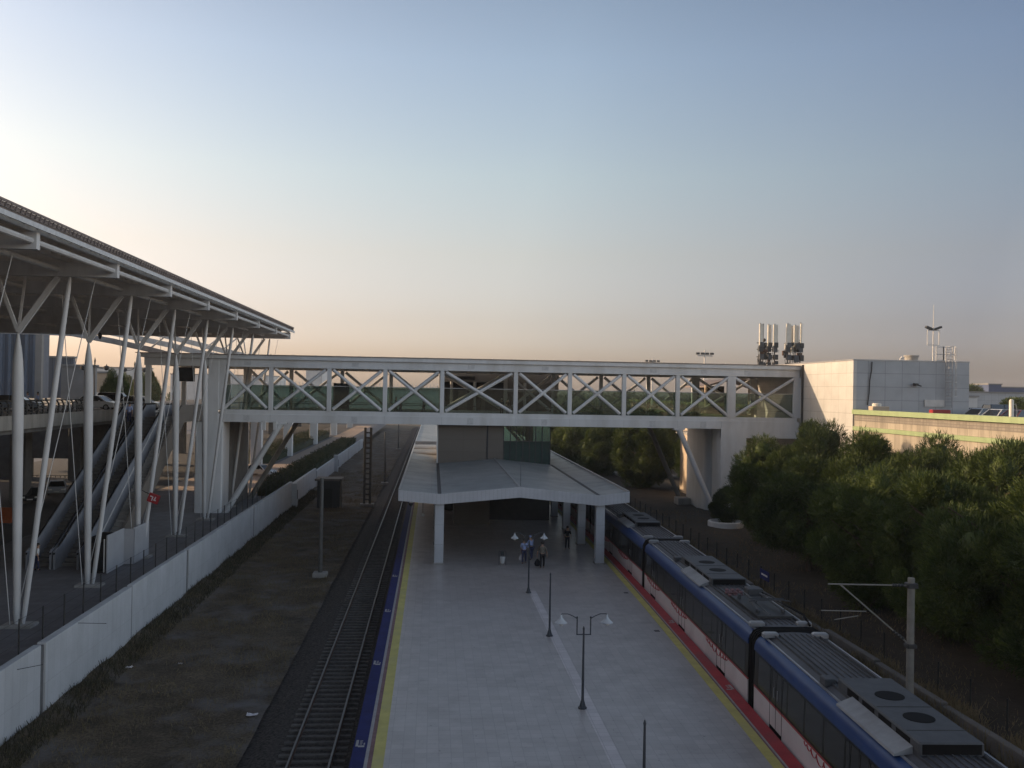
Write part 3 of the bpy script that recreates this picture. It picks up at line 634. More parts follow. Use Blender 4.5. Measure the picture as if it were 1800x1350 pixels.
def flood(t, p):
    x, y = p.x, 88
    MB().tube([(x, y, 14.7), (x, y, 18.0), (x, y, 21.3)], [.07, .06, .02], 8).build('pole', M['gsteel'], t)
    b = MB()
    for z in (17.3, 18.75): b.beam((x-.6, y, z), (x+.6, y, z), .07, .07)
    for k in (-.6, .6): b.beam((x+k, y, 17.3), (x+k, y, 18.75), .06, .06)
    b.build('bracket', M['gsteel'], t)
    for s in (-1, 1):
        h = MB(); h.beam((x+s*.15, y, 18.85), (x+s*.78, y, 19.1), .4, .2); h.build('floodlight', M['dsteel'], t)
t_roof('floodlight_mast', 'tall thin mast with two dark floodlights on the white building roof', 'floodlight', 1640, 636, 88, 14.7, flood)
la = thing('cage_ladder', 'white caged ladder fixed to the pale front of the right building', 'ladder', (0, 0, 0))
lp = at(1668, 660, Y=77.9); la.location = (lp.x, 77.9, 11)
lx = lp.x; lm = MB()
for s in (-.3, .3): lm.tube([(lx+s, 77.9, 11.2), (lx+s, 77.9, 16.6)], .03, 6)
for i in range(18): lm.tube([(lx-.3, 77.9, 11.4+i*.29), (lx+.3, 77.9, 11.4+i*.29)], .018, 5)
lm.build('rungs', M['alu'], la)
cg = MB()
for i in range(8):
    z = 12.2+i*.62; ring = [(lx+.42*math.cos(a), 77.5-.42*math.sin(a), z) for a in lin(-.6, math.pi+.6, 10)]; cg.tube(ring, .02, 4)
for a in lin(-.2, math.pi+.2, 5): cg.tube([(lx+.42*math.cos(a), 77.5-.42*math.sin(a), 12.2), (lx+.42*math.cos(a), 77.5-.42*math.sin(a), 16.5)], .018, 4)
cg.build('cage', M['alu'], la)
tp = MB()
for x0, x1 in ((lx-.95, lx-.3), (lx-.3, lx+.75)):
    for z in (15.35, 15.9, 16.55): tp.beam((x0, 78.3, z), (x1, 78.3, z), .06, .07)
    for x in (x0, x1): tp.beam((x, 78.3, 15.3), (x, 78.3, 16.6), .06, .06)
tp.build('landing_rail', M['whitew'], la)
# antenna clusters
def antennas(label, pxs, Yp):
    c = at(sum(p for p, *_ in pxs)/len(pxs), 635, Y=Yp); t = thing('cell_antenna', label, 'antenna mast', (c.x, Yp, 14.7))
    fr = MB(); zz = 14.7
    xs = [at(p, 640, Y=Yp).x for p, *_ in pxs]
    for k, (p, top, kind) in enumerate(pxs):
        x = xs[k]; yk = Yp+(-.5, .4, .1, -.2)[k % 4]; zt = at(p, top, Y=Yp).z
        fr.tube([(x, yk, zz), (x, yk, zt+.1)], .06, 6)
        if kind:
            a = MB().cbox(x-.2*kind, x+.2*kind, yk-.32, yk-.12, zt-2.3, zt, .03); a.build('antenna_panel', M['antw'], t)
            fr.box(x-.1, x+.1, yk-.13, yk+.05, zt-.5, zt-.4); fr.box(x-.1, x+.1, yk-.13, yk+.05, zt-1.9, zt-1.8)
        else: fr.ball((x+.1, yk-.1, zt-1.7), .2, 8, 5)
        for q in range(4):
            z = zz+.35+q*.72+.13*((k*3+q) % 3); fr.tube([(x-.22, yk-.1, z), (x-.3+.1*q, yk, z+.9)], .025, 4); MB().cbox(x-.26+.1*(q % 2), x+.2+.1*(q % 2), yk-.35, yk+.05, z, z+.55, .03).build('radio_box', M['equip'] if (q+k) % 2 else M['dsteel'], t)
    for q in range(16):
        bx = rnd.uniform(min(xs)-.3, max(xs)+.3); bz = rnd.uniform(14.8, 17.6); by = Yp+rnd.uniform(-.6, .6); bw = rnd.uniform(.12, .3)
        MB().cbox(bx-bw, bx+bw, by-.12, by+.12, bz, bz+rnd.uniform(.25, .7), .02).build('radio_box', M[('equip', 'dsteel', 'antw', 'rust')[q % 4]], t)
        fr.tube([(bx, by, bz), (rnd.choice(xs), Yp, bz+rnd.uniform(-.8, 1.2))], .02, 4)
    for z in (15.2, 16.2, 17.0, 17.7): fr.beam((min(xs)-.2, Yp, z), (max(xs)+.2, Yp, z), .08, .08)
    fr.build('mast_frame', M['dsteel'], t)
antennas('left cluster of white antenna panels and radio boxes on the building roof', [(1333, 570, 1), (1343, 570, 0), (1351, 571, 1), (1360, 571, 1.3)], 98)
antennas('right cluster of white antenna panels and radio boxes on the building roof', [(1381, 570, 1.3), (1391, 572, 1), (1398, 572, 1.3), (1405, 569, .5)], 98)
# parking deck
pk = thing('parking_deck', 'striped concrete parking deck wall with two light green bands', 'parking deck', (45, 50, 0))
MB().box(BX+.12, BX+.5, 10, 78.05, 9.95, 10.52).build('parapet', M['pdark'], pk)
MB().box(BX+.14, BX+.5, 10, 78.05, 9.47, 9.95).build('parapet', M['pconc'], pk)
MB().box(BX-.12, BX+.55, 10, 78.05, 10.525, 10.92).build('green_band', M['green'], pk)
MB().box(BX-.03, BX+.5, 10, 78.05, 9.13, 9.465).build('green_band', M['green'], pk)
MB().box(BX+.12, BX+.5, 10, 78.05, -.5, 9.128).build('lower_wall', M['pconc'], pk)
MB().box(BX+.5, 150, 10, 170, 9.3, 9.75).build('deck', M['asphalt'], pk)
MB().box(149, 150, 10, 170, -.5, 9.3).build('end_wall', M['pconc'], pk)
ac = at(1545, 715, Y=76.5); t = thing('air_conditioner', 'beige air conditioning unit on the deck beside the pale wall', 'air conditioner', (ac.x, 76.5, 9.75))
MB().cbox(ac.x-.75, ac.x+.75, 76.1, 76.9, 9.75, 11.25, .04).build('housing', M['cream'], t); MB().lathe((ac.x-.2, 76.5, 11.25), [(0, .38), (.2, .38), (.26, .3)], 14).build('fan_hood', M['antw'], t)
rc = at(1652, 721, Y=70); t = thing('fire_cabinet', 'red cabinet behind the green parapet of the parking deck', 'cabinet', (rc.x, 70, 9.75))
MB().cbox(rc.x-.75, rc.x+.75, 69.7, 70.3, 9.75, 11.12, .05).build('cabinet_body', M['redp'], t); MB().box(rc.x-.6, rc.x+.6, 69.66, 69.7, 9.95, 10.9).build('door', M['redp'], t)
# under the right end of the bridge
ph = MB().box(31.5, 36.3, 108, 116, -1, 8.5).build('pump_house', M['cream']); tag(ph, 'small sunlit cream building behind the right bridge pier', 'building')

# ================================================================== LEFT: ELEVATED ROAD
VX = -32.0
va = thing('viaduct', 'grey concrete elevated road deck with drop-off area behind the canopy columns', 'viaduct', (-50, 100, 0))
MB().box(-78, VX-.4, 15, 106, 8.0, 9.3).build('deck', M['dconc'], va); MB().box(-45.5, VX-.4, 106, 330, 8.0, 9.3).build('deck', M['dconc'], va)
MB().cbox(VX-.4, VX, 15, 330, 8.35, 9.45, .03).build('edge_beam', M['conc'], va)
MB().box(-78, VX-.45, 15, 106, 9.302, 9.33).build('road_surface', M['asphalt'], va); MB().box(-45.5, VX-.45, 106, 330, 9.302, 9.33).build('road_surface', M['asphalt'], va)
for y in range(24, 320, 24):
    MB().cbox(-41.5, -40, y-.8, y+.8, -.2, 8.0, .06).build('pier', M['dconc'], va); (MB() if y < 106 else MB()).cbox(-62 if y < 106 else -45, -60 if y < 106 else -43.5, y-.8, y+.8, -.2, 8.0, .06).build('pier', M['dconc'], va)
# slip road past the bridge on pale square piers
ra = thing('slip_road', 'elevated slip road on pale square piers beyond the footbridge', 'viaduct', (-28, 200, 0))
MB().box(VX+.05, -24.2, 118, 330, 8.0, 9.2).build('deck', M['dconc'], ra); MB().cbox(-24.2, -23.9, 118, 330, 8.1, 10.1, .03).build('edge_beam', M['conc'], ra)
for y in (136, 165, 200, 240, 285): MB().cbox(-26.0, -24.4, y-.6, y+.6, -.2, 8.0, .05).build('pier', M['bridge'], ra)
gr = thing('guard_railing', 'dark steel guard railing with curved posts along the elevated road edge', 'railing', (VX-.25, 60, 9.45))
for i in range(64):
    y = 24+i*1.05
    if y > 89: break
    mb = MB(); pts = [(VX-.2, y, 9.43), (VX-.12, y, 9.8), (VX-.1, y, 10.2), (VX-.22, y, 10.45), (VX-.4, y, 10.55)]
    mb.tube(pts, [.07, .10, .09, .07, .04], 6); mb.build('railing_post', M['dsteel'], gr)
for k, (z, dx) in enumerate(((9.62, -.16), (9.86, -.12), (10.08, -.1), (10.3, -.15), (10.56, -.4))):
    MB().tube([(VX+dx, 24, z), (VX+dx, 89.5, z)], .03 if k < 4 else .06, 6).build('rail_bar', M['dsteel'], gr)
# ------------------------------------------------------------------ escalators
def escalator(label, x0, x1, y0, y1, z1):
    t = thing('escalator', label, 'escalator', ((x0+x1)/2, y0, 0))
    def side(xa, xb):
        poly = [(y0-.6, 0), (y0-.6, 1.15), (y0+1.0, 1.75), (y1, z1+1.0), (y1+2.5, z1+1.0), (y1+2.5, z1-.9), (y1, z1-1.1), (y0+2.2, 0)]
        MB().extrude(poly, xa, xb, 'x').build('balustrade', M['escside'], t)
        MB().tube([((xa+xb)/2, y0-.65, 1.0), ((xa+xb)/2, y0+.9, 1.80), ((xa+xb)/2, y1, z1+1.07), ((xa+xb)/2, y1+2.4, z1+1.07)], .06, 6).build('handrail', M['black'], t)
    side(x0, x0+.14); side(x1-.14, x1)
    st = MB(); n = 40
    for i in range(n):
        a = i/n; y = y0+.6+(y1-y0-.6)*a; z = z1*a; st.box(x0+.14, x1-.14, y, y+(y1-y0)/n+.03, z-.3, z+z1/n-.01)
    st.build('steps', M['dconc'], t)
    MB().box(x0+.14, x1-.14, y1, y1+10.2, z1-.6, z1-.02).build('landing', M['conc'], t)
    return t
escalator('left escalator with pale grey sides rising to the footbridge', -25.9, -24.3, 62.6, 80.5, 9.3)
escalator('middle escalator with pale grey sides rising to the footbridge', -24.2, -22.6, 62.6, 80.5, 9.3)
t = thing('fixed_stair', 'fixed stair with a pale pinkish side beside the escalators', 'stair', (-21.9, 64, 0))
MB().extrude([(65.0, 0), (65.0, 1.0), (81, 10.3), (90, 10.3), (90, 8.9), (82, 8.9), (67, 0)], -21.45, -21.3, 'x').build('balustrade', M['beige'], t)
st = MB()
for i in range(44): st.box(-22.5, -21.46, 65+i*.36, 65.4+i*.36, max(0, i*.21-.3), .21+i*.21)
st.box(-22.5, -21.46, 80.85, 90, 8.8, 9.35); st.build('steps', M['conc'], t)
MB().beam((-22.55, 64.9, 1.1), (-22.55, 80.6, 10.4), .06, .08).build('handrail', M['steel'], t)
# ticket cabinet with a pale screen wall
t = thing('cabinet_booth', 'dark open cabinet with a long pale screen wall on the plaza by the columns', 'booth', (-20.7, 62, 0))
MB().cbox(-21.55, -20.45, 60.6, 63.2, .05, 2.25, .03).build('housing', M['black'], t)
MB().box(-21.45, -20.55, 60.55, 60.598, .3, 2.0).build('front_panel', M['screen'], t)
MB().box(-21.5, -21.44, 60.52, 60.6, .1, 2.2).box(-20.56, -20.5, 60.52, 60.6, .1, 2.2).build('frame', M['gsteel'], t)
MB().cbox(-20.4, -20.28, 60.5, 63.6, .05, 2.45, .02).build('screen_wall', M['escside2'], t)
MB().cbox(-19.78, -19.66, 63.602, 66.9, .05, 2.45, .02).box(-20.4, -19.66, 63.6, 63.7, .05, 2.4).build('screen_wall', M['escside2'], t)
# red hanging sign
p = at(270, 876, Y=65); t = thing('hanging_sign', 'red square sign with white marks beside the slim canopy column', 'sign', (p.x, p.y, p.z-.45))
def rbox(mb, c, hw, hh, hd, tilt, dz=0):
    c = Vector(c); ux = Vector((math.cos(tilt), 0, math.sin(tilt))); uz = Vector((-math.sin(tilt), 0, math.cos(tilt))); uy = Vector((0, 1, 0))
    return mb.hexa([c+ux*a*hw+uy*b*hd+uz*d*hh for d in (-1, 1) for a, b in ((-1, -1), (1, -1), (1, 1), (-1, 1))])
rbox(MB(), p, .36, .30, .10, -.35).build('sign_body', M['redp'], t)
mk = MB()
for (u, v, a, b) in ((-.16, .1, .08, .035), (-.05, -.03, .035, .14), (.12, .06, .035, .1), (.13, -.08, .09, .03)):
    c = p+Vector((u*math.cos(-.35)-v*math.sin(-.35), -.11, u*math.sin(-.35)+v*math.cos(-.35))); rbox(mk, c, a, b, .012, -.35)
mk.build('sign_mark', M['bag'], t)
MB().tube([p+Vector((-.3, 0, .3)), p+Vector((-.9, .4, .5))], .03, 6).build('bracket', M['dsteel'], t)

# ================================================================== TRAIN
def carriage(label, ya, yb, hv, panto, flip=False):
    pa = Vector((tcurve(ya), ya, 0)); pb = Vector((tcurve(yb), yb, 0)); L = (pb-pa).length; rz = -math.atan2(pb.x-pa.x, pb.y-pa.y)
    t = thing('train_carriage', label, 'train carriage', (0, 0, 0), 'carriages of the commuter train')
    W = 2.95; g = .42; a, b = g, L-g
    def shell(name, m_, prof, x=a, y=b, sm=True): return MB().extrude(prof, x, y).build(name, m_, t, sm)
    shell('lower_body', M['trainw'], [(0, -.75), (0, .80), (W, .80), (W, -.75)])
    shell('red_stripe', M['trainr'], [(-.006, .802), (-.006, .872), (W+.006, .872), (W+.006, .802)])
    shell('window_band', M['traing'], [(.0, .874), (.03, 2.2), (W-.03, 2.2), (W, .874)])
    shell('blue_shoulder', M['trainb'], [(-.012, 2.203), (-.005, 2.38), (.06, 2.56), (.20, 2.69), (.30, 2.72), (W-.30, 2.72), (W-.2, 2.69), (W-.06, 2.56), (W+.005, 2.38), (W+.012, 2.203)])
    shell('roof', M['trainroof'], [(.40, 2.722), (.55, 2.80), (1.0, 2.86), (W/2, 2.88), (W-1.0, 2.86), (W-.55, 2.80), (W-.40, 2.722)])
    for x in (.33, W-.33): MB().box(x-.035, x+.035, a, b, 2.722, 2.77).build('roof_gutter', M['alu'], t)
    rbs = MB()
    for i in range(9): x = .62+i*.214; rbs.box(x-.015, x+.015, a+.3, b-.3, 2.80, 2.895+.01*(4-abs(i-4))*.6)
    rbs.build('roof_rib', M['equip'], t)
    for k in range(12):
        y = a+.4+k*(b-a-.8)/12; wv = (b-a-.8)/12-.14
        MB().hexa([(-.004, y, .96), (.02, y, .96), (.02, y+wv, .96), (-.004, y+wv, .96), (.022, y, 2.08), (.05, y, 2.08), (.05, y+wv, 2.08), (.022, y+wv, 2.08)]).build('window', M['cglass2'], t)
    # doors: seams, a dark pocket below each, pale handles
    n = 3
    for k in range(n):
        y = L*(k+.5)/n+.6
        d = MB()
        for q in (-.66, 0, .66): d.box(-.008, .0, y+q-.012, y+q+.012, -.4, 2.18)
        o = d.build('door', M['black'], t)
        MB().box(-.02, .02, y-.62, y+.62, -.12, .06).build('door_step', M['black'], o)
        MB().box(-.014, .02, y-.22, y-.17, 1.15, 1.5).box(-.014, .02, y+.17, y+.22, 1.15, 1.5).build('door_handle', M['alu'], o)
    # hanging red scallops painted on the white side
    for c in ([.30, .64] if not panto else [.22, .55, .85]):
        y = L*c-1.6; sc_ = MB()
        for r_ in [.13, .18, .24, .31, .31, .24, .18, .13]:
            ctr = y+r_; pts = [(-.008, ctr+r_*math.cos(th), .79-r_*.8*math.sin(th)) for th in lin(0, math.pi, 10)]
            for p_, q_ in zip(pts[:-1], pts[1:]): sc_.beam(p_, q_, .012, .055, up=(1, 0, 0))
            y += 2*r_
        sc_.build('red_scallops', M['trainr'], t)
    # gangway bellows at the near end
    poly = [(.04, -.9), (.04, 2.45), (.18, 2.72), (.45, 2.86), (W-.45, 2.86), (W-.18, 2.72), (W-.04, 2.45), (W-.04, -.9)]
    MB().extrude(poly, -g+.01, g-.01).build('gangway', M['black'], t)
    fr = MB()
    for y in (-.3, -.1, .1, .3): fr.extrude([(u-(.03 if u < W/2 else -.03), v+(.03 if v > 2 else 0)) for u, v in poly], y-.035, y+.035)
    fr.build('gangway_fold', M['black'], t)
    # air conditioning pack
    h0, h1 = hv
    o = MB().cbox(.62, W-.62, h0, h1, 2.86, 3.20, .04).build('air_pack', M['equip'], t)
    MB().box(.70, W-.70, h0-.008, h0, 2.9, 3.16).build('grille', M['black'], o)
    for k in range(4): y = h0+.5+k*(h1-h0-1)/4; MB().box(.604, .62, y, y+(h1-h0-1)/5.5, 2.92, 3.14).build('side_louvre', M['black'], o)
    for k in (.34, .68):
        y = h0+(h1-h0)*k; MB().lathe((W/2+.02, y, 3.202), [(0, .42), (.012, .42), (.013, .39)], 20).build('fan', M['black'], o)
        MB().beam((.7, y-.95, 3.202), (W-.66, y-.95, 3.202), .05, .02).build('lid_seam', M['dsteel'], o)
    cv = MB().hexa([(.10, h0+.3, 2.74), (.60, h0+.3, 2.80), (.60, h0+4.2, 2.80), (.10, h0+4.2, 2.74), (.12, h0+.3, 2.80), (.60, h0+.3, 3.0), (.60, h0+4.2, 3.0), (.12, h0+4.2, 2.80)]); cv.build('side_cover', M['alu2'], t)
    MB().cbox(.38, .72, h1+.4, h1+.9, 2.78, 3.02, .03).build('junction_box', M['equip'], t)
    for x in (.42, W-.62):
        for y in (a+.25, b-.6): MB().cbox(x-.25, x+.35, y, y+.34, 2.8, 2.98, .05).build('roof_socket', M['alu'], t)
    if panto:
        o = MB().box(.75, W-.7, 1.6, 5.4, 2.9, 3.0).build('pantograph', M['dsteel'], t)
        pm = MB()
        for s in (.95, W-.95):
            pm.tube([(s, 2.0, 3.1), (s+(.2 if s < 1.4 else -.2), 4.6, 3.28), (s, 2.4, 3.4)], .045, 6)
            pm.tube([(s, 2.2, 2.95), (s, 2.2, 3.15)], .09, 8); pm.tube([(s, 4.8, 2.95), (s, 4.8, 3.2)], .09, 8)
        pm.tube([(.6, 2.3, 3.44), (.9, 2.3, 3.50), (W-.9, 2.3, 3.50), (W-.6, 2.3, 3.44)], .03, 6); pm.tube([(.75, 2.7, 3.47), (W-.75, 2.7, 3.47)], .03, 6)
        pm.tube([(1.2, 1.4, 3.1), (1.3, 5.4, 3.16)], .03, 6)
        pm.build('pantograph_arm', M['equip'], o)
        for k in range(6): MB().lathe((.8+.25*(k % 3), 5.7+.5*(k//3), 2.9), [(0, .07), (.06, .11), (.12, .07), (.18, .11), (.24, .06)], 8).build('insulator', M['maroon'], o)
        MB().cbox(1.6, 2.3, 5.6, 6.3, 2.88, 3.25, .04).build('breaker_box', M['equip'], t)
        MB().tube([(2.5, .5, 2.9), (2.6, 1.5, 3.1), (2.5, 4, 3.05), (2.1, 6.6, 3.1)], .05, 6).build('roof_cable', M['black'], t)
    for y in (L*.16, L*.84):
        for q in (-1.1, 1.1):
            for x in (.45, W-.45): MB().tube([(x-.06, y+q, -.62), (x+.06, y+q, -.62)], .42, 14).build('wheel', M['rust'], t)
    t.location = pa; t.rotation_euler = (0, 0, rz)
    return t
carriage('nearest blue-shouldered train carriage with two roof fans at the bottom right', 13.5, 35.3, (9.3, 14.7), False)
carriage('middle blue-shouldered train carriage carrying the folded pantograph', 35.3, 57.1, (8.2, 14.4), True)
carriage('far train carriage half under the platform canopy edge', 57.1, 79.0, (5.4, 10.6), False)
carriage('farthest train carriage hidden in the dark beside the stair hall', 79.0, 100.8, (5.4, 10.6), False)

# ================================================================== PLATFORM LAMPS AND BIN
def lamp(label, x, y, arms):
    t = thing('platform_lamp' if arms else 'bare_pole', label, 'street lamp' if arms else 'pole', (x, y, 0), 'lamp posts along the pale strip')
    MB().lathe((x, y, 0), [(0, .17), (.05, .17), (.07, .13), (.30, .065), (.34, .055), (2.95, .034), (3.02, .045), (3.07, .03), (3.12, .01)], 12).build('pole', M['lampp'], t, smooth=True)
    if arms:
        mb = MB(); mb.tube([(x-.26, y, 2.80), (x+.26, y, 2.80)], .022, 6)
        for s in (-1, 1):
            mb.tube([(x+s*.26, y, 2.78), (x+s*.26, y, 3.42)], .024, 6); mb.ball((x+s*.26, y, 3.45), .04, 6, 4)
            mb.tube([(x+s*.26, y, 3.40), (x+s*.42, y, 3.50), (x+s*.62, y, 3.58), (x+s*.86, y, 3.58), (x+s*.88, y, 3.52)], .018, 6)
        mb.build('lamp_arm', M['lampp'], t, smooth=True)
        for s in (-1, 1):
            MB().lathe((x+s*.88, y, 3.24), [(0, .235), (.02, .24), (.05, .20), (.13, .11), (.20, .055), (.29, .04), (.31, .02)], 16).build('lamp_shade', M['lamph'], t, smooth=True)
            MB().ball((x+s*.88, y, 3.22), .10, 10, 6).build('bulb', M['whitew'], t, smooth=True)
lamp('double-armed platform lamp standing before the people at the canopy', 5.86, 55.03, True)
lamp('bare dark pole between the two double-armed platform lamps', 5.9, 45.3, False)
lamp('nearer double-armed platform lamp in the middle of the open platform', 5.86, 34.93, True)
lamp('bare dark pole cut off by the bottom edge of the view', 5.9, 24.9, False)
bp = at(883, 993, Z=0); t = thing('litter_bin', 'small white litter bin on a thin frame under the canopy edge', 'bin', bp)
MB().lathe((bp.x, bp.y, .12), [(0, .12), (.02, .13), (.42, .19), (.44, .20), (.45, .17)], 14).build('bucket', M['white'], t, smooth=True)
MB().tube([(bp.x-.24, bp.y, 0), (bp.x-.24, bp.y, .95), (bp.x+.24, bp.y, .95), (bp.x+.24, bp.y, 0)], .016, 6).build('frame', M['lampp'], t)
MB().box(bp.x-.12, bp.x+.12, bp.y-.02, bp.y+.02, .62, .93).build('hanging_lid', M['dsteel'], t)

# ================================================================== PEOPLE
def skin_mesh(name, pts, edges, rad, m_, parent, sub=1):
    me = bpy.data.meshes.new(name); me.from_pydata(pts, edges, [])
    o = bpy.data.objects.new(name, me); COL.objects.link(o)
    md = o.modifiers.new('skin', 'SKIN'); md.use_smooth_shade = True
    for i, r in enumerate(rad): me.skin_vertices[0].data[i].radius = r if isinstance(r, tuple) else (r, r)
    me.skin_vertices[0].data[0].use_root = True
    o.modifiers.new('s', 'SUBSURF').levels = sub
    dg = bpy.context.evaluated_depsgraph_get(); nm = bpy.data.meshes.new_from_object(o.evaluated_get(dg))
    COL.objects.unlink(o); bpy.data.objects.remove(o)
    nm.materials.clear(); nm.materials.append(m_)
    for p in nm.polygons: p.use_smooth = True
    n = bpy.data.objects.new(name, nm); COL.objects.link(n); n.parent = parent; return n
def person(label, loc, rz, shirt, trousers, stride=.0, bend=0.0, arms=((.0, 0), (.0, 0)), bag=None, hat=None, h=1.72, seated=False):
    t = thing('person', label, 'person', loc); k = h/1.72
    b = bend; P = {}
    P['pel'] = (0, 0, .93); P['wst'] = (0, -.02-b*.15, 1.08); P['chs'] = (0, -.02-b*.5, 1.28-b*.08); P['shd'] = (0, -.01-b*.7, 1.42-b*.16); P['nck'] = (0, -.02-b*.85, 1.50-b*.22); P['hd1'] = (0, -.04-b*1.0, 1.58-b*.26); P['hd2'] = (0, -.035-b*1.05, 1.66-b*.28)
    for s, q, st in (('L', -1, stride), ('R', 1, -stride)):
        P['hip'+s] = (q*.09, 0, .88); P['kne'+s] = (q*.10, -st*.55-.02, .49); P['ank'+s] = (q*.10, -st+.03*(st < 0), .09); P['toe'+s] = (q*.115, -st-.14, .035)
        fwd, out = arms[0 if q < 0 else 1]
        sh = (q*.175, P['shd'][1]+.01, P['shd'][2]-.02); el = (q*(.23+out*.5), sh[1]+.03-fwd*.55, sh[2]-.29+abs(fwd)*.1); wr = (q*(.22+out), el[1]-.05-fwd*.45, el[2]-.25+abs(fwd)*.25)
        P['sho'+s] = sh; P['elb'+s] = el; P['wri'+s] = wr
        P['hnd'+s] = (wr[0], wr[1]-.02, wr[2]-.085)
        for f_ in range(4): P['f%d%s' % (f_, s)] = (wr[0]-q*.008, wr[1]-.045+.022*f_, wr[2]-.16-(.02, .03, .025, .0)[f_]); P['g%d%s' % (f_, s)] = (wr[0]-q*.028, wr[1]-.045+.022*f_, wr[2]-.185-(.02, .03, .025, .0)[f_])
        P['t0'+s] = (wr[0]-q*.01, wr[1]-.06, wr[2]-.10); P['t1'+s] = (wr[0]-q*.018, wr[1]-.07, wr[2]-.14)
    P = {a: tuple(c*k for c in v) for a, v in P.items()}
    def sub(names, rads, name, m_, links):
        idx = {n_: i for i, n_ in enumerate(names)}
        return skin_mesh(name, [P[n_] for n_ in names], [(idx[a], idx[c]) for a, c in links], [tuple(x*k for x in r) if isinstance(r, tuple) else r*k for r in rads], m_, t)
    spine = [('pel', 'wst'), ('wst', 'chs'), ('chs', 'shd')]
    legs = []; armsl = []; fing = []
    for s in 'LR':
        legs += [('pel', 'hip'+s), ('hip'+s, 'kne'+s), ('kne'+s, 'ank'+s), ('ank'+s, 'toe'+s)]
        armsl += [('shd', 'sho'+s), ('sho'+s, 'elb'+s), ('elb'+s, 'wri'+s)]
        fing += [('wri'+s, 'hnd'+s)]+[e for f_ in range(4) for e in (('hnd'+s, 'f%d%s' % (f_, s)), ('f%d%s' % (f_, s), 'g%d%s' % (f_, s)))]+[('hnd'+s, 't0'+s), ('t0'+s, 't1'+s)]
    RAD = dict(pel=(.15, .11), wst=(.125, .09), chs=(.15, .105), shd=(.10, .08), nck=.055, hd1=.082, hd2=.088)
    for s in 'LR': RAD.update({'hip'+s: .085, 'kne'+s: .058, 'ank'+s: .042, 'toe'+s: .035, 'sho'+s: .058, 'elb'+s: .042, 'wri'+s: .03, 'hnd'+s: (.018, .036), 't0'+s: .011, 't1'+s: .009}); RAD.update({'f%d%s' % (f_, s): .0095 for f_ in range(4)}); RAD.update({'g%d%s' % (f_, s): .008 for f_ in range(4)})
    names = ['pel', 'wst', 'chs', 'shd', 'nck', 'hd1', 'hd2']+[n_ for n_ in P if n_ not in ('pel', 'wst', 'chs', 'shd', 'nck', 'hd1', 'hd2')]
    body = sub(names, [RAD[n_] for n_ in names], 'body', M['skin'], spine+[('shd', 'nck'), ('nck', 'hd1'), ('hd1', 'hd2')]+legs+armsl+fing)
    hd = Vector(P['hd2'])
    fc = MB(); fc.tube([hd+Vector((0, -.075, -.01))*k, hd+Vector((0, -.11, -.045))*k, hd+Vector((0, -.085, -.055))*k], [.008, .014, .008], 6)
    for s in (-1, 1): fc.tube([hd+Vector((s*.085, .0, .0))*k, hd+Vector((s*.098, .005, -.03))*k, hd+Vector((s*.085, 0, -.055))*k], [.012, .016, .01], 6)
    def local(mb, name, m_):
        me = bpy.data.meshes.new(name); me.from_pydata(mb.v, [], mb.f); me.materials.append(m_)
        o = bpy.data.objects.new(name, me); COL.objects.link(o); o.parent = t; return o
    local(fc, 'nose_and_ears', M['skin'])
    ey = MB()
    for s in (-1, 1): ey.ball(hd+Vector((s*.033, -.082, -.008))*k, .011, 6, 4)
    ey.tube([hd+Vector((-.03, -.08, -.075))*k, hd+Vector((.03, -.08, -.075))*k], .005, 4)
    local(ey, 'eyes_and_mouth', M['hair'])
    hm = MB(); hm.ball(hd+Vector((0, .018, .022))*k, .102*k, 12, 8, 1.0); hmo = local(hm, 'headscarf' if hat else 'hair', hat or M['hair'])
    for p_ in hmo.data.polygons: p_.use_smooth = True
    up = lambda r, d: tuple(x+d for x in r) if isinstance(r, tuple) else r+d
    n1 = ['pel', 'wst', 'chs', 'shd']+[a+s for s in 'LR' for a in ('sho', 'elb')]
    sub(n1, [up(RAD[n_], .022) for n_ in n1], 'shirt', shirt, spine+[(a, c) for a, c in armsl if not c.startswith('wri')])
    n2 = ['pel']+[a+s for s in 'LR' for a in ('hip', 'kne', 'ank')]
    sub(n2, [up(RAD[n_], .018) for n_ in n2], 'trousers', trousers, [(a, c) for a, c in legs if not c.startswith('toe')])
    n3 = ['ankL', 'toeL']; sub(n3, [.055, .05], 'shoe', M['darkc'], [('ankL', 'toeL')]); n3 = ['ankR', 'toeR']; sub(n3, [.055, .05], 'shoe', M['darkc'], [('ankR', 'toeR')])
    t.rotation_euler = (0, 0, rz); t.location = loc
    if bag:
        blabel, bm_, side, sz, soft = bag
        hp_ = Matrix.Rotation(rz, 3, 'Z') @ Vector(P['g1'+side]); hp_ += Vector(loc)
        bt = thing('carrier_bag', blabel, 'bag', (hp_.x, hp_.y, hp_.z-sz*1.3))
        c = Vector((hp_.x, hp_.y, hp_.z-sz*.75))
        MB().tube_prof([(c+Vector((0, 0, (u-.5)*sz*1.1)), sz*r_) for u, r_ in ((0, .3), (.08, .42), (.4, .5), (.75, .38), (1, .16))], 10).build('bag_body', bm_, bt, smooth=True)
        MB().tube([c+Vector((-sz*.16, 0, sz*.45)), hp_+Vector((0, 0, -.0)), c+Vector((sz*.16, 0, sz*.45))], .012, 5).build('bag_handle', bm_, bt)
    return t
def floorp(px, py, Z=0): p = at(px, py, Z=Z); return (p.x, p.y, Z)
person('person in a light blue shirt carrying a white bag under the canopy edge', floorp(921, 991), R(170), M['shirtb'], M['navy'], .16, .10, ((.15, .10), (.1, .02)), ('white plastic bag held by the person in light blue', M['bag'], 'R', .36, 1))
person('person in a pale blue headscarf and shirt behind the platform lamp', floorp(934, 984), R(-150), M['shirtb'], M['navy'], .1, .15, ((.2, .02), (.2, .02)), None, M['shirtb'])
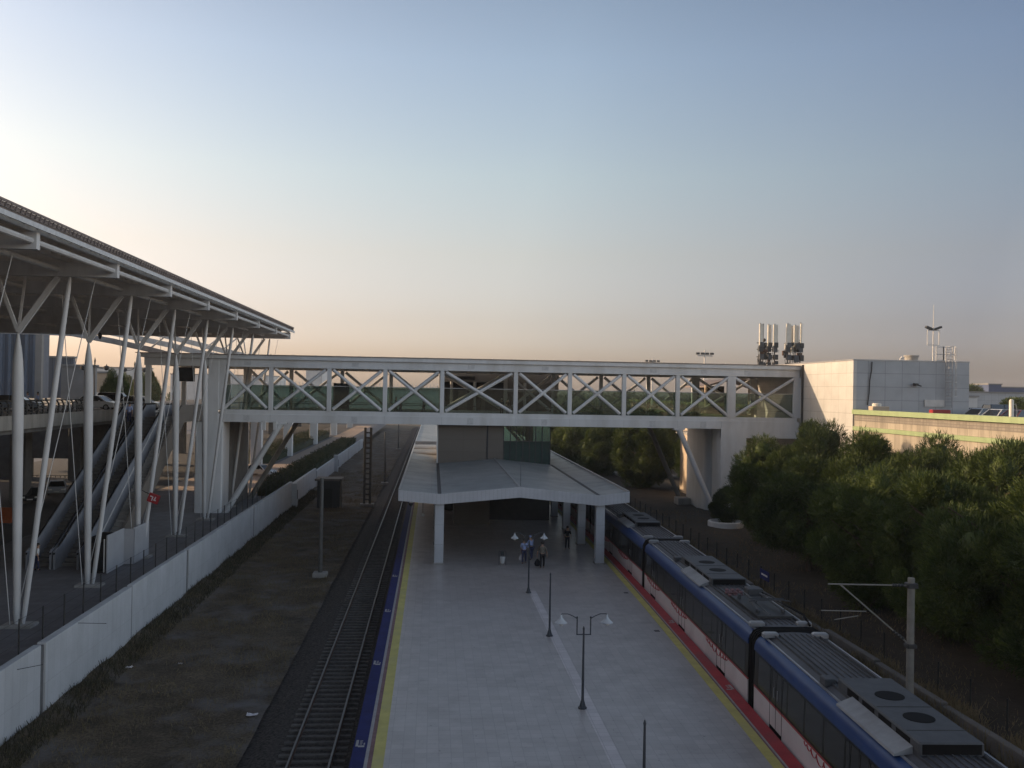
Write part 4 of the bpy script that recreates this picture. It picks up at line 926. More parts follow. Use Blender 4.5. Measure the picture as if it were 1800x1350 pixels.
person('person in a brown jacket and dark trousers walking under the canopy edge', floorp(953, 999), R(175), M['shirtn'], M['darkc'], .10, .30, ((.05, .10), (.05, .12)), ('dark bag held by the person in the brown jacket', M['darkc'], 'R', .42, 1), None, 1.78)
person('dark figure standing by the right canopy columns', floorp(997, 966), R(160), M['darkc'], M['darkc'], .05, .0, ((.3, .0), (.1, .05)), None, None, 1.75)
person('person in a white shirt by the foot of the left escalator', floorp(64, 1003), R(120), M['whitec'], M['navy'], .1, .05)
def upp(px, Yp): p = at(px, 700, Y=Yp); return (p.x, Yp, 9.445)
person('dark figure on the footbridge just right of the third front post', upp(696, 96), R(90), M['darkc'], M['darkc'], .2)
person('dark figure walking second along the footbridge behind the glass', upp(704, 97), R(90), M['darkc'], M['navy'], .15)
person('lone dark figure near the middle left of the footbridge', upp(745, 98), R(-90), M['darkc'], M['navy'], .2)
person('person with a pale headscarf at the stair hall on the footbridge', upp(882, 99), R(170), M['darkc'], M['darkc'], .0, 0, ((.1, .02), (.1, .02)), None, M['whitec'])
person('dark figure beside the headscarfed person at the stair hall', upp(893, 99.4), R(150), M['darkc'], M['navy'])
person('person in a white shirt at the left end of the footbridge', upp(263, 91.5), R(-90), M['whitec'], M['darkc'], .12)
person('person in a red top near the left end of the footbridge', upp(284, 92.5), R(-70), M['redp'], M['darkc'], .12)
person('person in pale clothes behind the glass at the left pier', upp(361, 96), R(0), M['whitec'], M['darkc'], .0)
person('person in light blue on the upper left escalator', (-25.1, 79.3, 8.75), R(180), M['shirtb'], M['navy'])
def vpp(px, Yp): p = at(px, 700, Y=Yp); return (p.x, Yp, 9.335)
person('left person in a pale shirt on the elevated road pavement', vpp(48, 95), R(80), M['shirtb'], M['maroon'], .12)
person('right person in a pale shirt on the elevated road pavement', vpp(66, 96), R(90), M['shirtb'], M['darkc'], .16)

# ================================================================== CATENARY MASTS
def mast(label, x, y, h, arm=None):
    t = thing('catenary_mast', label, 'mast', (x, y, -1.3), 'catenary masts beside the tracks')
    MB().tube([(x, y, -1.4), (x, y, h)], [.155, .125], 12).build('pole', M['mast'] if arm else M['mastd'], t, smooth=True)
    MB().cbox(x-.5, x+.5, y-.5, y+.5, -1.5, -1.05, .04).build('footing', M['conc'], t)
    if arm:
        mb = MB(); s = arm
        mb.tube([(x, y, h-.28), (x+s*3.15, y, h-.22)], .03, 6); mb.tube([(x+s*2.7, y, h-.24), (x+s*.15, y, h-2.35)], .03, 6)
        mb.tube([(x+s*1.7, y, h-1.22), (x+s*3.4, y, h-1.18)], .022, 6); mb.tube([(x+s*2.0, y, h-1.38), (x+s*2.9, y, h-1.52)], .018, 5)
        mb.build('cantilever', M['mast'], t)
        MB().cbox(x-.19, x+.19, y-.19, y+.19, h-.36, h-.18, .03).cbox(x-.18, x+.18, y-.18, y+.18, h-2.55, h-2.4, .03).build('clamp', M['dsteel'], t)
        mi = MB()
        for z, q in ((h-.27, .35), (h-2.2, .3)):
            for k in range(4): mi.ball((x+s*(q+.11*k), y, z+.0+.08*k*(q < .33)), .065, 8, 4)
        mi.build('insulator', M['dsteel'], t)
    return t
mast('pale concrete catenary mast with a cantilever arm right of the train', 17.6, 32.7, 5.4, -1)
mast('nearest slim concrete mast on the grass lot left of the track', -7.75, 66.6, 5.6)
tl = at(645, 889, Z=-1.25); tw = thing('lattice_mast', 'twin-leg lattice mast on the grass lot just past the footbridge', 'mast', tl, 'catenary masts beside the tracks')
mb = MB()
for s in (-.32, .32): mb.cbox(tl.x+s-.13, tl.x+s+.13, tl.y-.15, tl.y+.15, -1.4, 7.6, .02)
mb.build('leg', M['mastd'], tw); mb = MB()
for i in range(14): mb.box(tl.x-.19, tl.x+.19, tl.y-.1, tl.y+.1, -.6+i*.58, -.45+i*.58)
mb.build('lattice_bar', M['mastd'], tw); MB().cbox(tl.x-.8, tl.x+.8, tl.y-.5, tl.y+.5, -1.5, -1.0, .04).build('footing', M['conc'], tw)
for px, py, h, lb in ((676, 850, 6.0, 'grey mast beyond the lattice mast by the left track'), (700, 790, 5.8, 'small far mast beside the left track beyond the wall end')):
    q = at(px, py, Z=-1.25); mast(lb, q.x, q.y, h)
# trackside hut
hq = at(577, 893, Z=-1.25)
t = thing('trackside_hut', 'dark trackside hut with a flat overhanging roof on the grass lot', 'hut', (hq.x, hq.y+1.2, -1.3))
x, y = hq.x, hq.y; MB().cbox(x-1.25, x+1.25, y, y+2.2, -1.4, 1.75, .03).build('hut_wall', M['dsteel'], t); MB().cbox(x-1.5, x+1.45, y-.3, y+2.5, 1.752, 1.98, .03).build('hut_roof', M['dconc'], t)
MB().box(x-.5, x+.4, y-.03, y-.003, -1.1, .9).build('door', M['fence'], t)
# blue sign on the bank fence
q = at(1345, 1011, X=19.9); t = thing('fence_sign', 'small blue sign with a pale line fixed to the bank fence', 'sign', (q.x, q.y, q.z-.3))
MB().box(q.x-.05, q.x-.02, q.y-.75, q.y+.75, q.z-.28, q.z+.28).build('sign_plate', M['blue'], t); MB().box(q.x-.056, q.x-.0505, q.y-.5, q.y+.5, q.z-.05, q.z+.05).build('sign_writing', M['white'], t)
MB().tube([(q.x, q.y, .1), (q.x, q.y, q.z+.3)], .04, 6).build('sign_post', M['fence'], t)
# concrete well ring by the right pier
wr_ = at(1262, 925, Z=.2); t = thing('planter_ring', 'pale curved concrete planter at the foot of the pines', 'planter', (wr_.x, wr_.y, .1))
MB().lathe((wr_.x+.9, wr_.y+.6, -.2), [(0, 1.6), (.75, 1.6), (.8, 1.55), (.8, 1.35), (.5, 1.3)], 24).build('planter_wall', M['bridge'], t, smooth=True)

# ================================================================== CARS
def car(label, loc, rz, paint, kind='saloon', group=None):
    t = thing('parked_car', label, 'car', (0, 0, 0), group); L, W = 4.3, 1.74
    h = 1.45 if kind == 'saloon' else 1.75
    def sect(prof, x0, x1, top): return MB().extrude(prof, x0, x1, 'x')
    bd = [(-2.1, .30), (-2.15, .55), (-2.05, .80), (-1.2, .92), (1.75, .95), (2.1, .88), (2.15, .5), (2.05, .28)]
    mb = MB(); mb.extrude(bd, -W/2, W/2, 'x'); b = mb.build('body', paint, t)
    md = b.modifiers.new('bevel', 'BEVEL'); md.width = .07; md.segments = 2; md.limit_method = 'ANGLE'
    rr = (1.05 if kind == 'saloon' else 1.7)
    q = [(-1.25, .90), (-.45, h-.04), (-.2, h), (rr, h), (rr+.2, h-.05), (rr+.75 if kind == 'saloon' else 2.08, .93)]
    vs = []; n = len(q)
    for s in (-1, 1):
        for (yy, zz) in q: vs.append((s*(W/2-.03-(zz-.9)*.36), yy, zz))
    mb = MB(); mb.add(vs, [tuple(range(n)), tuple(reversed(range(n, 2*n)))]+[(i, i+n, (i+1) % n+n, (i+1) % n) for i in range(n)])
    o = mb.build('cabin', M['cglass'], t)
    rf = MB(); rf.add([(s*(W/2-.03-(z_-.9)*.36)*1.01, y_, z_+.012) for s in (-1, 1) for y_, z_ in q[1:5]]+[(s*(W/2-.03-(z_-.9)*.36)*.9, y_, z_+.03) for s in (-1, 1) for y_, z_ in q[1:5]], [(0, 1, 5, 4), (1, 2, 6, 5), (2, 3, 7, 6)]); rf.build('car_roof', paint, t)
    pl = MB()
    for s in (-1, 1):
        for a, c in ((0, 1), (4, 5)):
            pa_, pc_ = q[a], q[c]; pl.beam((s*(W/2-.02-(pa_[1]-.9)*.36), *pa_), (s*(W/2-.02-(pc_[1]-.9)*.36), *pc_), .07, .07)
        ym = .35; pl.beam((s*(W/2-.025), ym, .92), (s*(W/2-.025-(h-.9)*.36), ym, h), .03, .08)
    pl.build('pillar', paint, t)
    for y in (-1.35, 1.35):
        for s in (-1, 1):
            w_ = MB().tube([(s*(W/2-.2), y, .31), (s*(W/2+.01), y, .31)], .31, 16).build('wheel', M['tyre'], t)
            MB().tube([(s*(W/2+.011), y, .31), (s*(W/2+.025), y, .31)], .2, 12).build('rim', M['alu'], w_)
    for s in (-1, 1):
        MB().cbox(s*.62-.19, s*.62+.19, -2.16, -2.02, .62, .76, .02).build('headlight', M['headl'], t); MB().cbox(s*.66-.16, s*.66+.16, 2.05, 2.17, .64, .84, .02).build('tail_light', M['taill'], t)
        MB().cbox(s*(W/2+.09)-.1, s*(W/2+.09)+.1, -.75, -.6, .9, 1.02, .03).build('mirror', paint, t)
    MB().box(-.26, .26, -2.17, -2.14, .42, .53).build('number_plate', M['whitew'], t)
    t.location = loc; t.rotation_euler = (0, 0, rz); return t
def vcar(px, Yp, z=9.335): p = at(px, 700, Y=Yp); return (p.x, Yp, z)
G1 = 'cars on the elevated road'
car('grey-green car at the far left on the elevated road', vcar(28, 92), R(95), M['carbl'], 'saloon', G1)
car('white saloon on the elevated road between two canopy columns', vcar(172, 98), R(80), M['carw'], 'saloon', G1)
car('dark tall car on the elevated road right of the white saloon', vcar(208, 104), R(90), M['card'], 'van', G1)
car('silver car on the elevated road by the footbridge end', vcar(246, 100), R(85), M['cars'], 'saloon', G1)
G2 = 'cars on the parking deck'
def dcar(px, Yp): p = at(px, 720, Y=Yp); return (p.x, Yp, 9.755)
car('dark car beside the corner of the panelled building on the deck', dcar(1712, 82), R(95), M['card'], 'saloon', G2)
car('silver car in the front row of the parking deck', dcar(1738, 76), R(100), M['cars'], 'saloon', G2)
car('white car in the front row of the parking deck', dcar(1772, 72), R(100), M['carw'], 'saloon', G2)
car('dark red car at the right edge of the parking deck', dcar(1806, 70), R(100), M['carr'], 'saloon', G2)
car('black car in the second row of the parking deck', dcar(1764, 92), R(95), M['card'], 'van', G2)
G3 = 'cars on the road under the elevated deck'
for px, py, m_, lb in ((100, 868, 'cars', 'silver car catching light on the road under the elevated deck'), (54, 882, 'card', 'dark car on the road under the elevated deck'), (135, 886, 'card', 'dark car half hidden behind the escalator side')):
    q = at(px, py, Z=.04); car(lb, (q.x, q.y, .03), R(20), M[m_], 'saloon', G3)
cq = at(458, 835, Z=.1); car('white car parked on the pavement behind the left pier', (cq.x, cq.y, .03), R(60), M['carw'], 'saloon')
ob = at(5, 903, Z=.8); t = thing('orange_light_block', 'orange block in place of the orange light under the elevated deck at the far left', 'barrier', (ob.x, ob.y, .03))  # orange light put into the colour of this added block
MB().extrude([(-.35, .03), (-.3, .25), (-.12, .4), (-.1, 1.3), (.1, 1.3), (.12, .4), (.3, .25), (.35, .03)], -.8, .8, 'x').build('light_block_body', M['orange'], t).location = (0, 0, 0)
ub = [c for c in t.children][0]
ub.data.transform(Matrix.Translation(Vector(t.location)))
ub.data.transform(Matrix.Translation(Vector((0, 0, -.0))))

# ================================================================== BACKGROUND LEFT
def block(name, label, cat, x0, x1, y0, y1, z0, z1, m_, extra=None):
    t = thing(name, label, cat, ((x0+x1)/2, (y0+y1)/2, z0)); MB().box(x0, x1, y0, y1, z0, z1).build('wall', m_, t)
    MB().box(x0-.2, x1+.2, y0-.2, y1+.2, z1, z1+.3).build('roof', M['greyw'], t)
    if extra: extra(t)
    return t
def px_block(name, label, cat, pxa, pya, pxb, pyb, Yp, depth, m_, extra=None):
    a = at(pxa, pya, Y=Yp); b = at(pxb, pyb, Y=Yp); return block(name, label, cat, min(a.x, b.x), max(a.x, b.x), Yp, Yp+depth, min(a.z, b.z), max(a.z, b.z), m_, extra)
def tf(t):
    a = at(-60, 690, Y=139.9); b = at(72, 690, Y=139.9)
    MB().box(b.x-.8, b.x+.1, 139.6, 140.3, 9, 23).build('corner_column', M['greyw'], t)
    for i in range(9): x = a.x+i*(b.x-a.x)/9; MB().box(x, x+.35, 139.7, 139.98, 10, 22).build('fin', M['carbl'], t)
px_block('terminal_building', 'tall blue ribbed facade of the terminal at the left edge', 'building', -260, 480, 70, 700, 140, 3, M['bluew'], tf)
px_block('terminal_wing', 'lower blue ribbed wing beside the tall terminal facade', 'building', 40, 628, 128, 700, 150, .8, M['bluew'])
px_block('service_block', 'plain grey service block on the elevated road', 'building', 108, 644, 164, 702, 128, 1.2, M['greyw'])
px_block('billboard', 'cream panel on the far side of the elevated road', 'billboard', 168, 656, 194, 690, 150, .6, M['cream'])
px_block('warehouse', 'long pale warehouse far behind the left end of the footbridge', 'building', 150, 646, 252, 700, 260, 8, M['whitew'])
px_block('warehouse', 'low pale hall seen through the left half of the footbridge', 'building', 300, 658, 470, 720, 330, 40, M['whitew'])
px_block('office_block', 'small pale block above the horizon between two left bridge braces', 'building', 538, 650, 566, 690, 300, 20, M['whitew'])
def ft(t):
    a = at(480, 676, Y=249.7); b = at(775, 676, Y=249.7)
    for i in range(46): x = a.x+i*(b.x-a.x)/46; MB().box(x, x+.12, 249.7, 249.95, a.z-1, a.z+.9).build('fence_post', M['gsteel'], t)
px_block('roadside_wall', 'long pale grey-green roadside wall seen through the footbridge glass', 'wall', 470, 681, 775, 720, 250, 1, M['paleg'], ft)
def olamp(label, px, pytop, Yp):
    p = at(px, pytop, Y=Yp); t = thing('street_lamp', label, 'street lamp', (p.x, Yp, 9.33)); x, z = p.x, p.z
    MB().lathe((x, Yp, 9.33), [(0, .25), (.5, .16), (.6, .09), (z-9.33-1.0, .06), (z-9.33-.4, .12), (z-9.33, .02)], 10).build('pole', M['dsteel'], t)
    for s in (-1, 1):
        MB().tube([(x, Yp, z-1.0), (x+s*.5, Yp, z-1.3), (x+s*1.0, Yp, z-1.35), (x+s*1.3, Yp, z-1.05), (x+s*1.4, Yp, z-1.2)], .05, 6).build('lamp_arm', M['dsteel'], t)
        MB().lathe((x+s*1.4, Yp, z-1.6), [(0, .08), (.15, .3), (.5, .34), (.6, .08), (.8, .03)], 10).build('lantern', M['dsteel'], t)
olamp('ornate two-armed street lamp on the elevated road nearer the terminal', 167, 628, 118)
olamp('ornate two-armed street lamp further right on the elevated road', 237, 635, 140)
olamp('ornate street lamp rising over the terminal wing roof', 82, 619, 152)
def pole_l(label, px, pt, Yp, z0, n):
    p = at(px, pt, Y=Yp); t = thing('floodlight_mast', label, 'floodlight', (p.x, Yp, z0)); x, z = p.x, p.z
    MB().tube([(x, Yp, z0), (x, Yp, z)], [.25, .14], 8).build('pole', M['gsteel'], t); MB().box(x-1.5, x+1.5, Yp-.1, Yp+.1, z-1.1, z-.9).build('crossbar', M['gsteel'], t)
    for i in range(n):
        xx = x-1.35+2.7*i/(n-1); MB().cbox(xx-.33, xx+.33, Yp-.3, Yp+.2, z-.8, z-.4, .06).build('floodlight', M['dsteel'], t)
pole_l('far floodlight mast over the middle right of the footbridge roof', 1147, 630, 210, -1, 4)
pole_l('nearer floodlight mast over the right part of the footbridge roof', 1239, 616, 170, -1, 4)
aw = thing('under_deck_dark_screen', 'dark wall added under the elevated road deck to hide sunlit road, with two openings', 'wall', (-50, 122, 0))  # added to keep the space under the deck dark
wx = [at(px, 830, Y=122).x for px in (-140, 56, 122, 150, 204, 300)]; zt = at(100, 806, Y=122).z; zb = at(100, 850, Y=122).z
for a, b in ((wx[0], wx[1]), (wx[2], wx[3]), (wx[4], at(216, 830, Y=122).x)): MB().box(a, b, 122, 122.5, 0, 7.99).build('wall_panel', M['dconc'], aw)
for a, b in ((wx[1], wx[2]), (wx[3], wx[4])):
    MB().box(a, b, 122.05, 122.45, zt, 7.99).build('lintel', M['dconc'], aw); MB().box(a, b, 122.05, 122.45, 0, zb).build('sill_wall', M['dconc'], aw)
    fr = MB()
    for i in range(9): fr.box(a+(b-a)*i/8-.03, a+(b-a)*i/8+.03, 122.1, 122.16, zb, zb+1.0)
    for z in (.3, .65, 1.0): fr.box(a, b, 122.1, 122.16, zb+z-.03, zb+z+.03)
    fr.build('railing', M['fence'], aw)
sh = thing('arched_shelter', 'dark arched shelter roof behind the right end of the footbridge', 'shelter', (33, 107, 9))
q0 = at(1228, 672, Y=106); q1 = at(1345, 680, Y=106); arc = [(q0.x+(q1.x-q0.x)*k/10, q0.z-.6+.9*math.sin(math.pi*k/10)) for k in range(11)]
MB().extrude([(a, b+.18) for a, b in arc]+[(a, b) for a, b in reversed(arc)], 103, 112).build('shelter_roof', M['edge'], sh)
MB().box(q0.x+.9, q0.x+3.4, 107, 111, 7.5, q0.z-.4).build('dark_cabin', M['dark'], sh)
for xx in (q0.x+.1, q0.x+5.2): MB().tube([(xx, 103.4, 2), (xx, 103.4, q0.z-.2)], .16, 8).build('post', M['cream'], sh)
MB().box(q0.x-1, q1.x+1, 103, 112, 7.2, 7.5).build('shelter_floor', M['conc'], sh)
for z in (8.1, 8.6): MB().tube([(q0.x+4.2, 103.5, z), (q1.x, 103.5, z)], .06, 6).build('rail_bar', M['cream'], sh)
for xx in (q0.x+1.2, q1.x-.6): MB().box(xx-.3, xx+.3, 108, 108.6, -1, 7.2).build('leg', M['dconc'], sh)
hall = block('unseen_shade_hall', 'unseen tall hall added beyond the elevated road to shade the platform', 'building', -125, -84, -45, 127, 0, 27, M['bluew'])  # out of view, added to keep low sun off the platform
# BACKGROUND RIGHT
px_block('depot_shed', 'long grey blue depot shed beyond the parking deck', 'building', 1690, 690, 1900, 745, 190, 50, M['cladb'])
px_block('depot_shed', 'dark blue roofed shed far beyond the parking deck', 'building', 1690, 680, 2000, 720, 260, 60, M['bluer'])
px_block('entrance_block', 'small sunlit white block next to the panelled building corner', 'building', 1700, 698, 1718, 730, 150, 6, M['whitew'])
px_block('tank_house', 'dark blue square house on the far shed roof line', 'building', 1738, 676, 1760, 700, 250, 8, M['bluer'])
tp_ = at(1778, 700, Y=66); t = thing('deck_pole', 'pale capped post with a thin hoop among the cars on the deck', 'post', (tp_.x, 66, 9.75)); MB().lathe((tp_.x, 66, 9.75), [(0, .16), (2.2, .16), (2.3, .08)], 10).build('pole', M['antw'], t, smooth=True); MB().tube([(tp_.x, 66, 11.6), (tp_.x+.35, 66, 11.7), (tp_.x+.45, 66, 11.2), (tp_.x+.4, 66, 10.5)], .025, 5).build('hoop', M['antw'], t)
px_block('service_shed', 'grey shed under the pines behind the right pier', 'building', 1090, 840, 1190, 885, 135, 8, M['greyw'])

for px, py, s, lb in ((227, 1175, .16, 'white paper scrap on the grass lot nearest the retaining wall'), (317, 1166, .10, 'tiny white scrap in the middle of the grass lot'), (443, 1263, .22, 'crumpled pale scrap on the gravel near the left track')):
    q = at(px, py, Z=-1.3); q.z = -1.34+.16*hn(q.x, q.y, .5)+.08*hn(q.x, q.y, 1.7, 2)+.02; n = 5; vs = []; fs = []
    for j in range(n):
        for i in range(n): vs.append((q.x+(i-2)*s*.5, q.y+(j-2)*s*.4, q.z+.03+rnd.uniform(0, .09)))
    for j in range(n-1):
        for i in range(n-1): fs.append((j*n+i, j*n+i+1, (j+1)*n+i+1, (j+1)*n+i))
    o = MB().add(vs, fs).build('paper_scrap', M['bag']); tag(o, lb, 'litter', 'scraps on the grass lot')

# ================================================================== TREES
def mesh_quads(name, V, m_, extra=None):
    n = len(V)//4; me = bpy.data.meshes.new(name)
    F4 = np.arange(4*n).reshape(-1, 4)
    if extra is not None:
        ev, ef = extra; off = len(V); V = np.vstack([V, ev]); F4 = np.vstack([F4, ef+off])
    me.vertices.add(len(V)); me.vertices.foreach_set('co', V.astype(np.float32).ravel())
    k = len(F4); me.loops.add(4*k); me.loops.foreach_set('vertex_index', F4.astype(np.int32).ravel())
    me.polygons.add(k); me.polygons.foreach_set('loop_start', np.arange(0, 4*k, 4, dtype=np.int32)); me.polygons.foreach_set('loop_total', np.full(k, 4, dtype=np.int32))
    me.update(calc_edges=True); me.materials.append(m_); return me
def blades(P, D, L, Wd, rs):
    n = len(P); r = rs.normal(size=(n, 3)); s = np.cross(D, r); s /= np.linalg.norm(s, axis=1)[:, None]+1e-9
    L = L[:, None]; Wd = Wd[:, None]; V = np.empty((n, 4, 3))
    V[:, 0] = P-s*Wd*.5; V[:, 1] = P+s*Wd*.5; V[:, 2] = P+D*L+s*Wd*.22; V[:, 3] = P+D*L-s*Wd*.22
    return V.reshape(-1, 3)
def sphere_patch(c, r):
    vs = []; fs = []; n, mm = 8, 5
    for i in range(mm+1):
        th = math.pi*i/mm
        for k in range(n): a = 2*math.pi*k/n; vs.append((c[0]+r[0]*math.sin(th)*math.cos(a), c[1]+r[1]*math.sin(th)*math.sin(a), c[2]-r[2]*math.cos(th)))
    for i in range(mm):
        for k in range(n): fs.append((i*n+k, i*n+(k+1) % n, (i+1)*n+(k+1) % n, (i+1)*n+k))
    return vs, fs
def crown(name, seed, rx, rz, zc, nb, nl, m_, leaf=.42, wd=.085, core=.62, upk=.7):
    rs = np.random.RandomState(seed); Ps = []; Ds = []; ev = []; ef = []
    for b in range(nb):
        u = rs.normal(size=3); u /= np.linalg.norm(u); rr = rs.uniform(.5, 1.0)**.5
        c = np.array([u[0]*rx*rr, u[1]*rx*rr, u[2]*rz*rr])
        if c[2] < 0: c[:2] *= 1.05
        br = rs.uniform(.6, 1.2)*rx*.34; c *= 1-br/rx*.45; c[2] += zc
        n = int(nl*rs.uniform(.7, 1.3)); d = rs.normal(size=(n, 3)); d /= np.linalg.norm(d, axis=1)[:, None]
        outw = (c-np.array([0, 0, zc])); outw /= np.linalg.norm(outw)+1e-6
        keep = (d@outw) > -.55; d = d[keep]; p = c+d*br*rs.uniform(.55, 1.05, size=(len(d), 1))*np.array([1, 1, .9])
        # tufts: needles gather round shared shoot tips
        tip = rs.randint(0, max(4, len(d)//14), len(d)); base = d[rs.randint(0, len(d), tip.max()+1)]
        sd_ = base[tip]; mixp = rs.uniform(size=(len(d), 1)) < .6
        p = np.where(mixp, c+sd_*br*rs.uniform(.8, 1.15, size=(len(d), 1))+rs.normal(size=(len(d), 3))*.07, p); d = np.where(mixp, sd_, d)
        dd = d+np.array([0, 0, upk])*rs.uniform(.3, 1.2, size=(len(d), 1))+rs.normal(size=d.shape)*.33; dd /= np.linalg.norm(dd, axis=1)[:, None]
        Ps.append(p); Ds.append(dd)
        v, f_ = sphere_patch(c, (br*core, br*core, br*core)); f_ = np.array(f_)+sum(len(x) for x in ev); ev.append(v); ef.append(f_)
    P = np.vstack(Ps); D = np.vstack(Ds); n = len(P)
    V = blades(P, D, rs.uniform(.6, 1.3, n)*leaf, rs.uniform(.7, 1.3, n)*wd, rs)
    return mesh_quads(name, V, m_, (np.vstack([np.array(v) for v in ev]), np.vstack(ef)))
def trunk_mesh(seed, h, rx):
    q = random.Random(seed); mb = MB(); pts = [(0, 0, -.3), (0, 0, .1)]; x = y = 0
    for i in range(1, 6): x += q.uniform(-.12, .12); y += q.uniform(-.12, .12); pts.append((x, y, h*.8*i/5))
    mb.tube(pts, [.30, .24, .21, .18, .14, .10, .05], 8)
    for k in range(9):
        z = h*q.uniform(.22, .7); a = q.uniform(0, 6.28); l = rx*q.uniform(.5, .85); mb.tube([(0, 0, z), (math.cos(a)*l*.5, math.sin(a)*l*.5, z+l*.25), (math.cos(a)*l, math.sin(a)*l, z+l*.6)], [.09, .06, .025], 6)
    me = bpy.data.meshes.new('trunk'); me.from_pydata(mb.v, [], mb.f); me.materials.append(M['bark']); return me
def tree_proto(label, seed, rx, rz, zc, nb, nl, m_, **kw):
    t = thing('pine_tree', label, 'tree', (0, 0, 0))
    for nm, me in (('crown', crown('crown', seed, rx, rz, zc, nb, nl, m_, **kw)), ('trunk', trunk_mesh(seed, zc+rz, rx))):
        o = bpy.data.objects.new(nm, me); COL.objects.link(o); o.parent = t
    return t
H0 = 9.2
protos = [tree_proto('', 11, 3.7, 4.5, 4.7, 50, 2700, M['leaf'], leaf=.23, wd=.04), tree_proto('', 12, 3.5, 4.6, 4.6, 46, 2700, M['leaf'], leaf=.23, wd=.04), tree_proto('', 13, 3.9, 4.4, 4.8, 52, 2700, M['leaf'], leaf=.23, wd=.04)]
used = set()
def plant(k, x, y, ztop, zb, label, group, rot, wide=1.0):
    s = (ztop-zb)/H0
    if k in used: t = dup(protos[k], (x, y, zb), rot, label, group)
    else:
        used.add(k); t = protos[k]; t.location = (x, y, zb); t.rotation_euler = (0, 0, rot); t['label'] = label; t['group'] = group
    t.scale = (s*wide, s*wide, s); return t
GT = 'pines on the bank beside the train'
front = [(1364, 778, 27.4, 'pine with its crown against the right bridge pier at the row end'), (1440, 750, 30.0, 'tallest back-row pine below the panelled building corner'), (1535, 770, 29.8, 'back-row pine below the start of the green bands'), (1640, 782, 29.8, 'back-row pine before the middle of the striped deck wall'),
 (1757, 788, 29.6, 'back-row pine before the right part of the striped deck wall'), (1425, 812, 25.6, 'second front-row pine from the bridge pier'), (1535, 832, 25.0, 'third front-row pine from the bridge pier'), (1655, 845, 25.2, 'front-row pine above the catenary mast cantilever'), (1795, 850, 25.4, 'front-row pine cut by the right edge above the fence')]
for i, (px, py, X, lb) in enumerate(front):
    p = at(px, py, X=X); plant(i % 3, X, p.y, p.z+.25, .1, lb, GT, i*1.3, (.88, .84, .92)[i % 3] if X > 28 else (1.0, .95, 1.05)[i % 3])
plant(0, 25.6, 33.2, 9.0, .1, 'nearest pine reaching in from the right edge low in the view', GT, 2.1)
plant(1, 27.2, 83.5, 3.5, .0, 'low bushy pine at the foot of the right bridge pier', GT, .7, 1.1)
back = [(1128, 744, 120, 0, 'round pine seen under the bridge left of the raking strut'), (1060, 742, 138, 1, 'dark pine between the stair hall and the round pine'), (1010, 740, 150, 2, 'sunlit pine beside the stair hall glass under the bridge'), (975, 738, 165, 0, 'pine just behind the right edge of the stair hall'), (1185, 742, 150, 1, 'pine behind the raking struts of the right pier'), (1095, 738, 175, 2, 'far pine filling the gap under the bridge'), (1235, 742, 125, 1, 'pine half hidden behind the right rear pier')]
for i, (px, py, Yp, k, lb) in enumerate(back):
    p = at(px, py, Y=Yp); plant(k, p.x, Yp, p.z+.5, -.5, lb, 'pines beyond the footbridge', i*1.7+.4, 1.05)
for i, (px, py, Yp, lb) in enumerate([(204, 652, 135, 'slim dark tree between the street lamps on the left'), (247, 655, 190, 'second slim dark tree left of the footbridge end'), (262, 652, 200, 'third slim dark tree at the left end of the footbridge'), (222, 656, 230, 'small dark tree behind the street lamp on the left')]):
    p = at(px, py, Y=Yp); plant(i % 3, p.x, Yp, p.z, 5.5, lb, 'slim trees by the elevated road', i*2.0, .55)
p = at(1722, 678, Y=230); plant(2, p.x, 230, p.z, 2, 'dark round tree on the skyline beyond the depot', 'far trees', 1, 1.3)
p = at(1800, 702, Y=120); plant(1, p.x, 120, p.z, 2, 'tree behind the parked cars at the right edge', 'far trees', 2, 1.3)
# hedge, weeds, dry grass, far woodland: uncounted growth
def stuff(name, label, cat, V, m_, kind='stuff', extra=None):
    me = mesh_quads(name, V, m_, extra); o = bpy.data.objects.new(name, me); COL.objects.link(o); return tag(o, label, cat, None, kind)
rs = np.random.RandomState(5)
def scatter(n, x0, x1, y0, y1, zf, hgt, wd, lean=.35, clump=None):
    x = rs.uniform(x0, x1, n); y = rs.uniform(y0, y1, n)
    if clump: keep = np.array([hn(a, b, clump, 3) > rs.uniform(-.35, .3) for a, b in zip(x, y)]); x = x[keep]; y = y[keep]
    z = np.array([zf(a, b) for a, b in zip(x, y)]); n = len(x); D = np.stack([rs.normal(size=n)*lean, rs.normal(size=n)*lean, np.ones(n)], 1); D /= np.linalg.norm(D, axis=1)[:, None]
    return blades(np.stack([x, y, z], 1), D, rs.uniform(.4, 1.3, n)*hgt, rs.uniform(.6, 1.3, n)*wd, rs)
lotz = lambda x, y: -1.34+.16*hn(x, y, .5)+.08*hn(x, y, 1.7, 2)+.25*max(0, 1-(x+15.25)/1.2)
stuff('weeds', 'weeds growing along the foot of the white retaining wall', 'weeds', scatter(16000, -15.2, -13.9, 26, 120, lotz, .28, .03), M['weed'])
stuff('dry_grass', 'dry grass tufts over the open lot left of the track', 'grass', scatter(70000, -15, -6.7, 26, 150, lotz, .22, .022, .5, .35), M['dry'])
stuff('dry_grass', 'pale dry grass strip between the train and the bank fence', 'grass', scatter(60000, 18.2, 20.0, 18, 95, lambda x, y: .1, .62, .03, .3, .5), M['dry'])
stuff('rough_grass', 'brown rough grass on the bank under the pines', 'grass', scatter(20000, 20, 35, 22, 95, lambda x, y: .05, .25, .03, .5, .3), M['dry'])
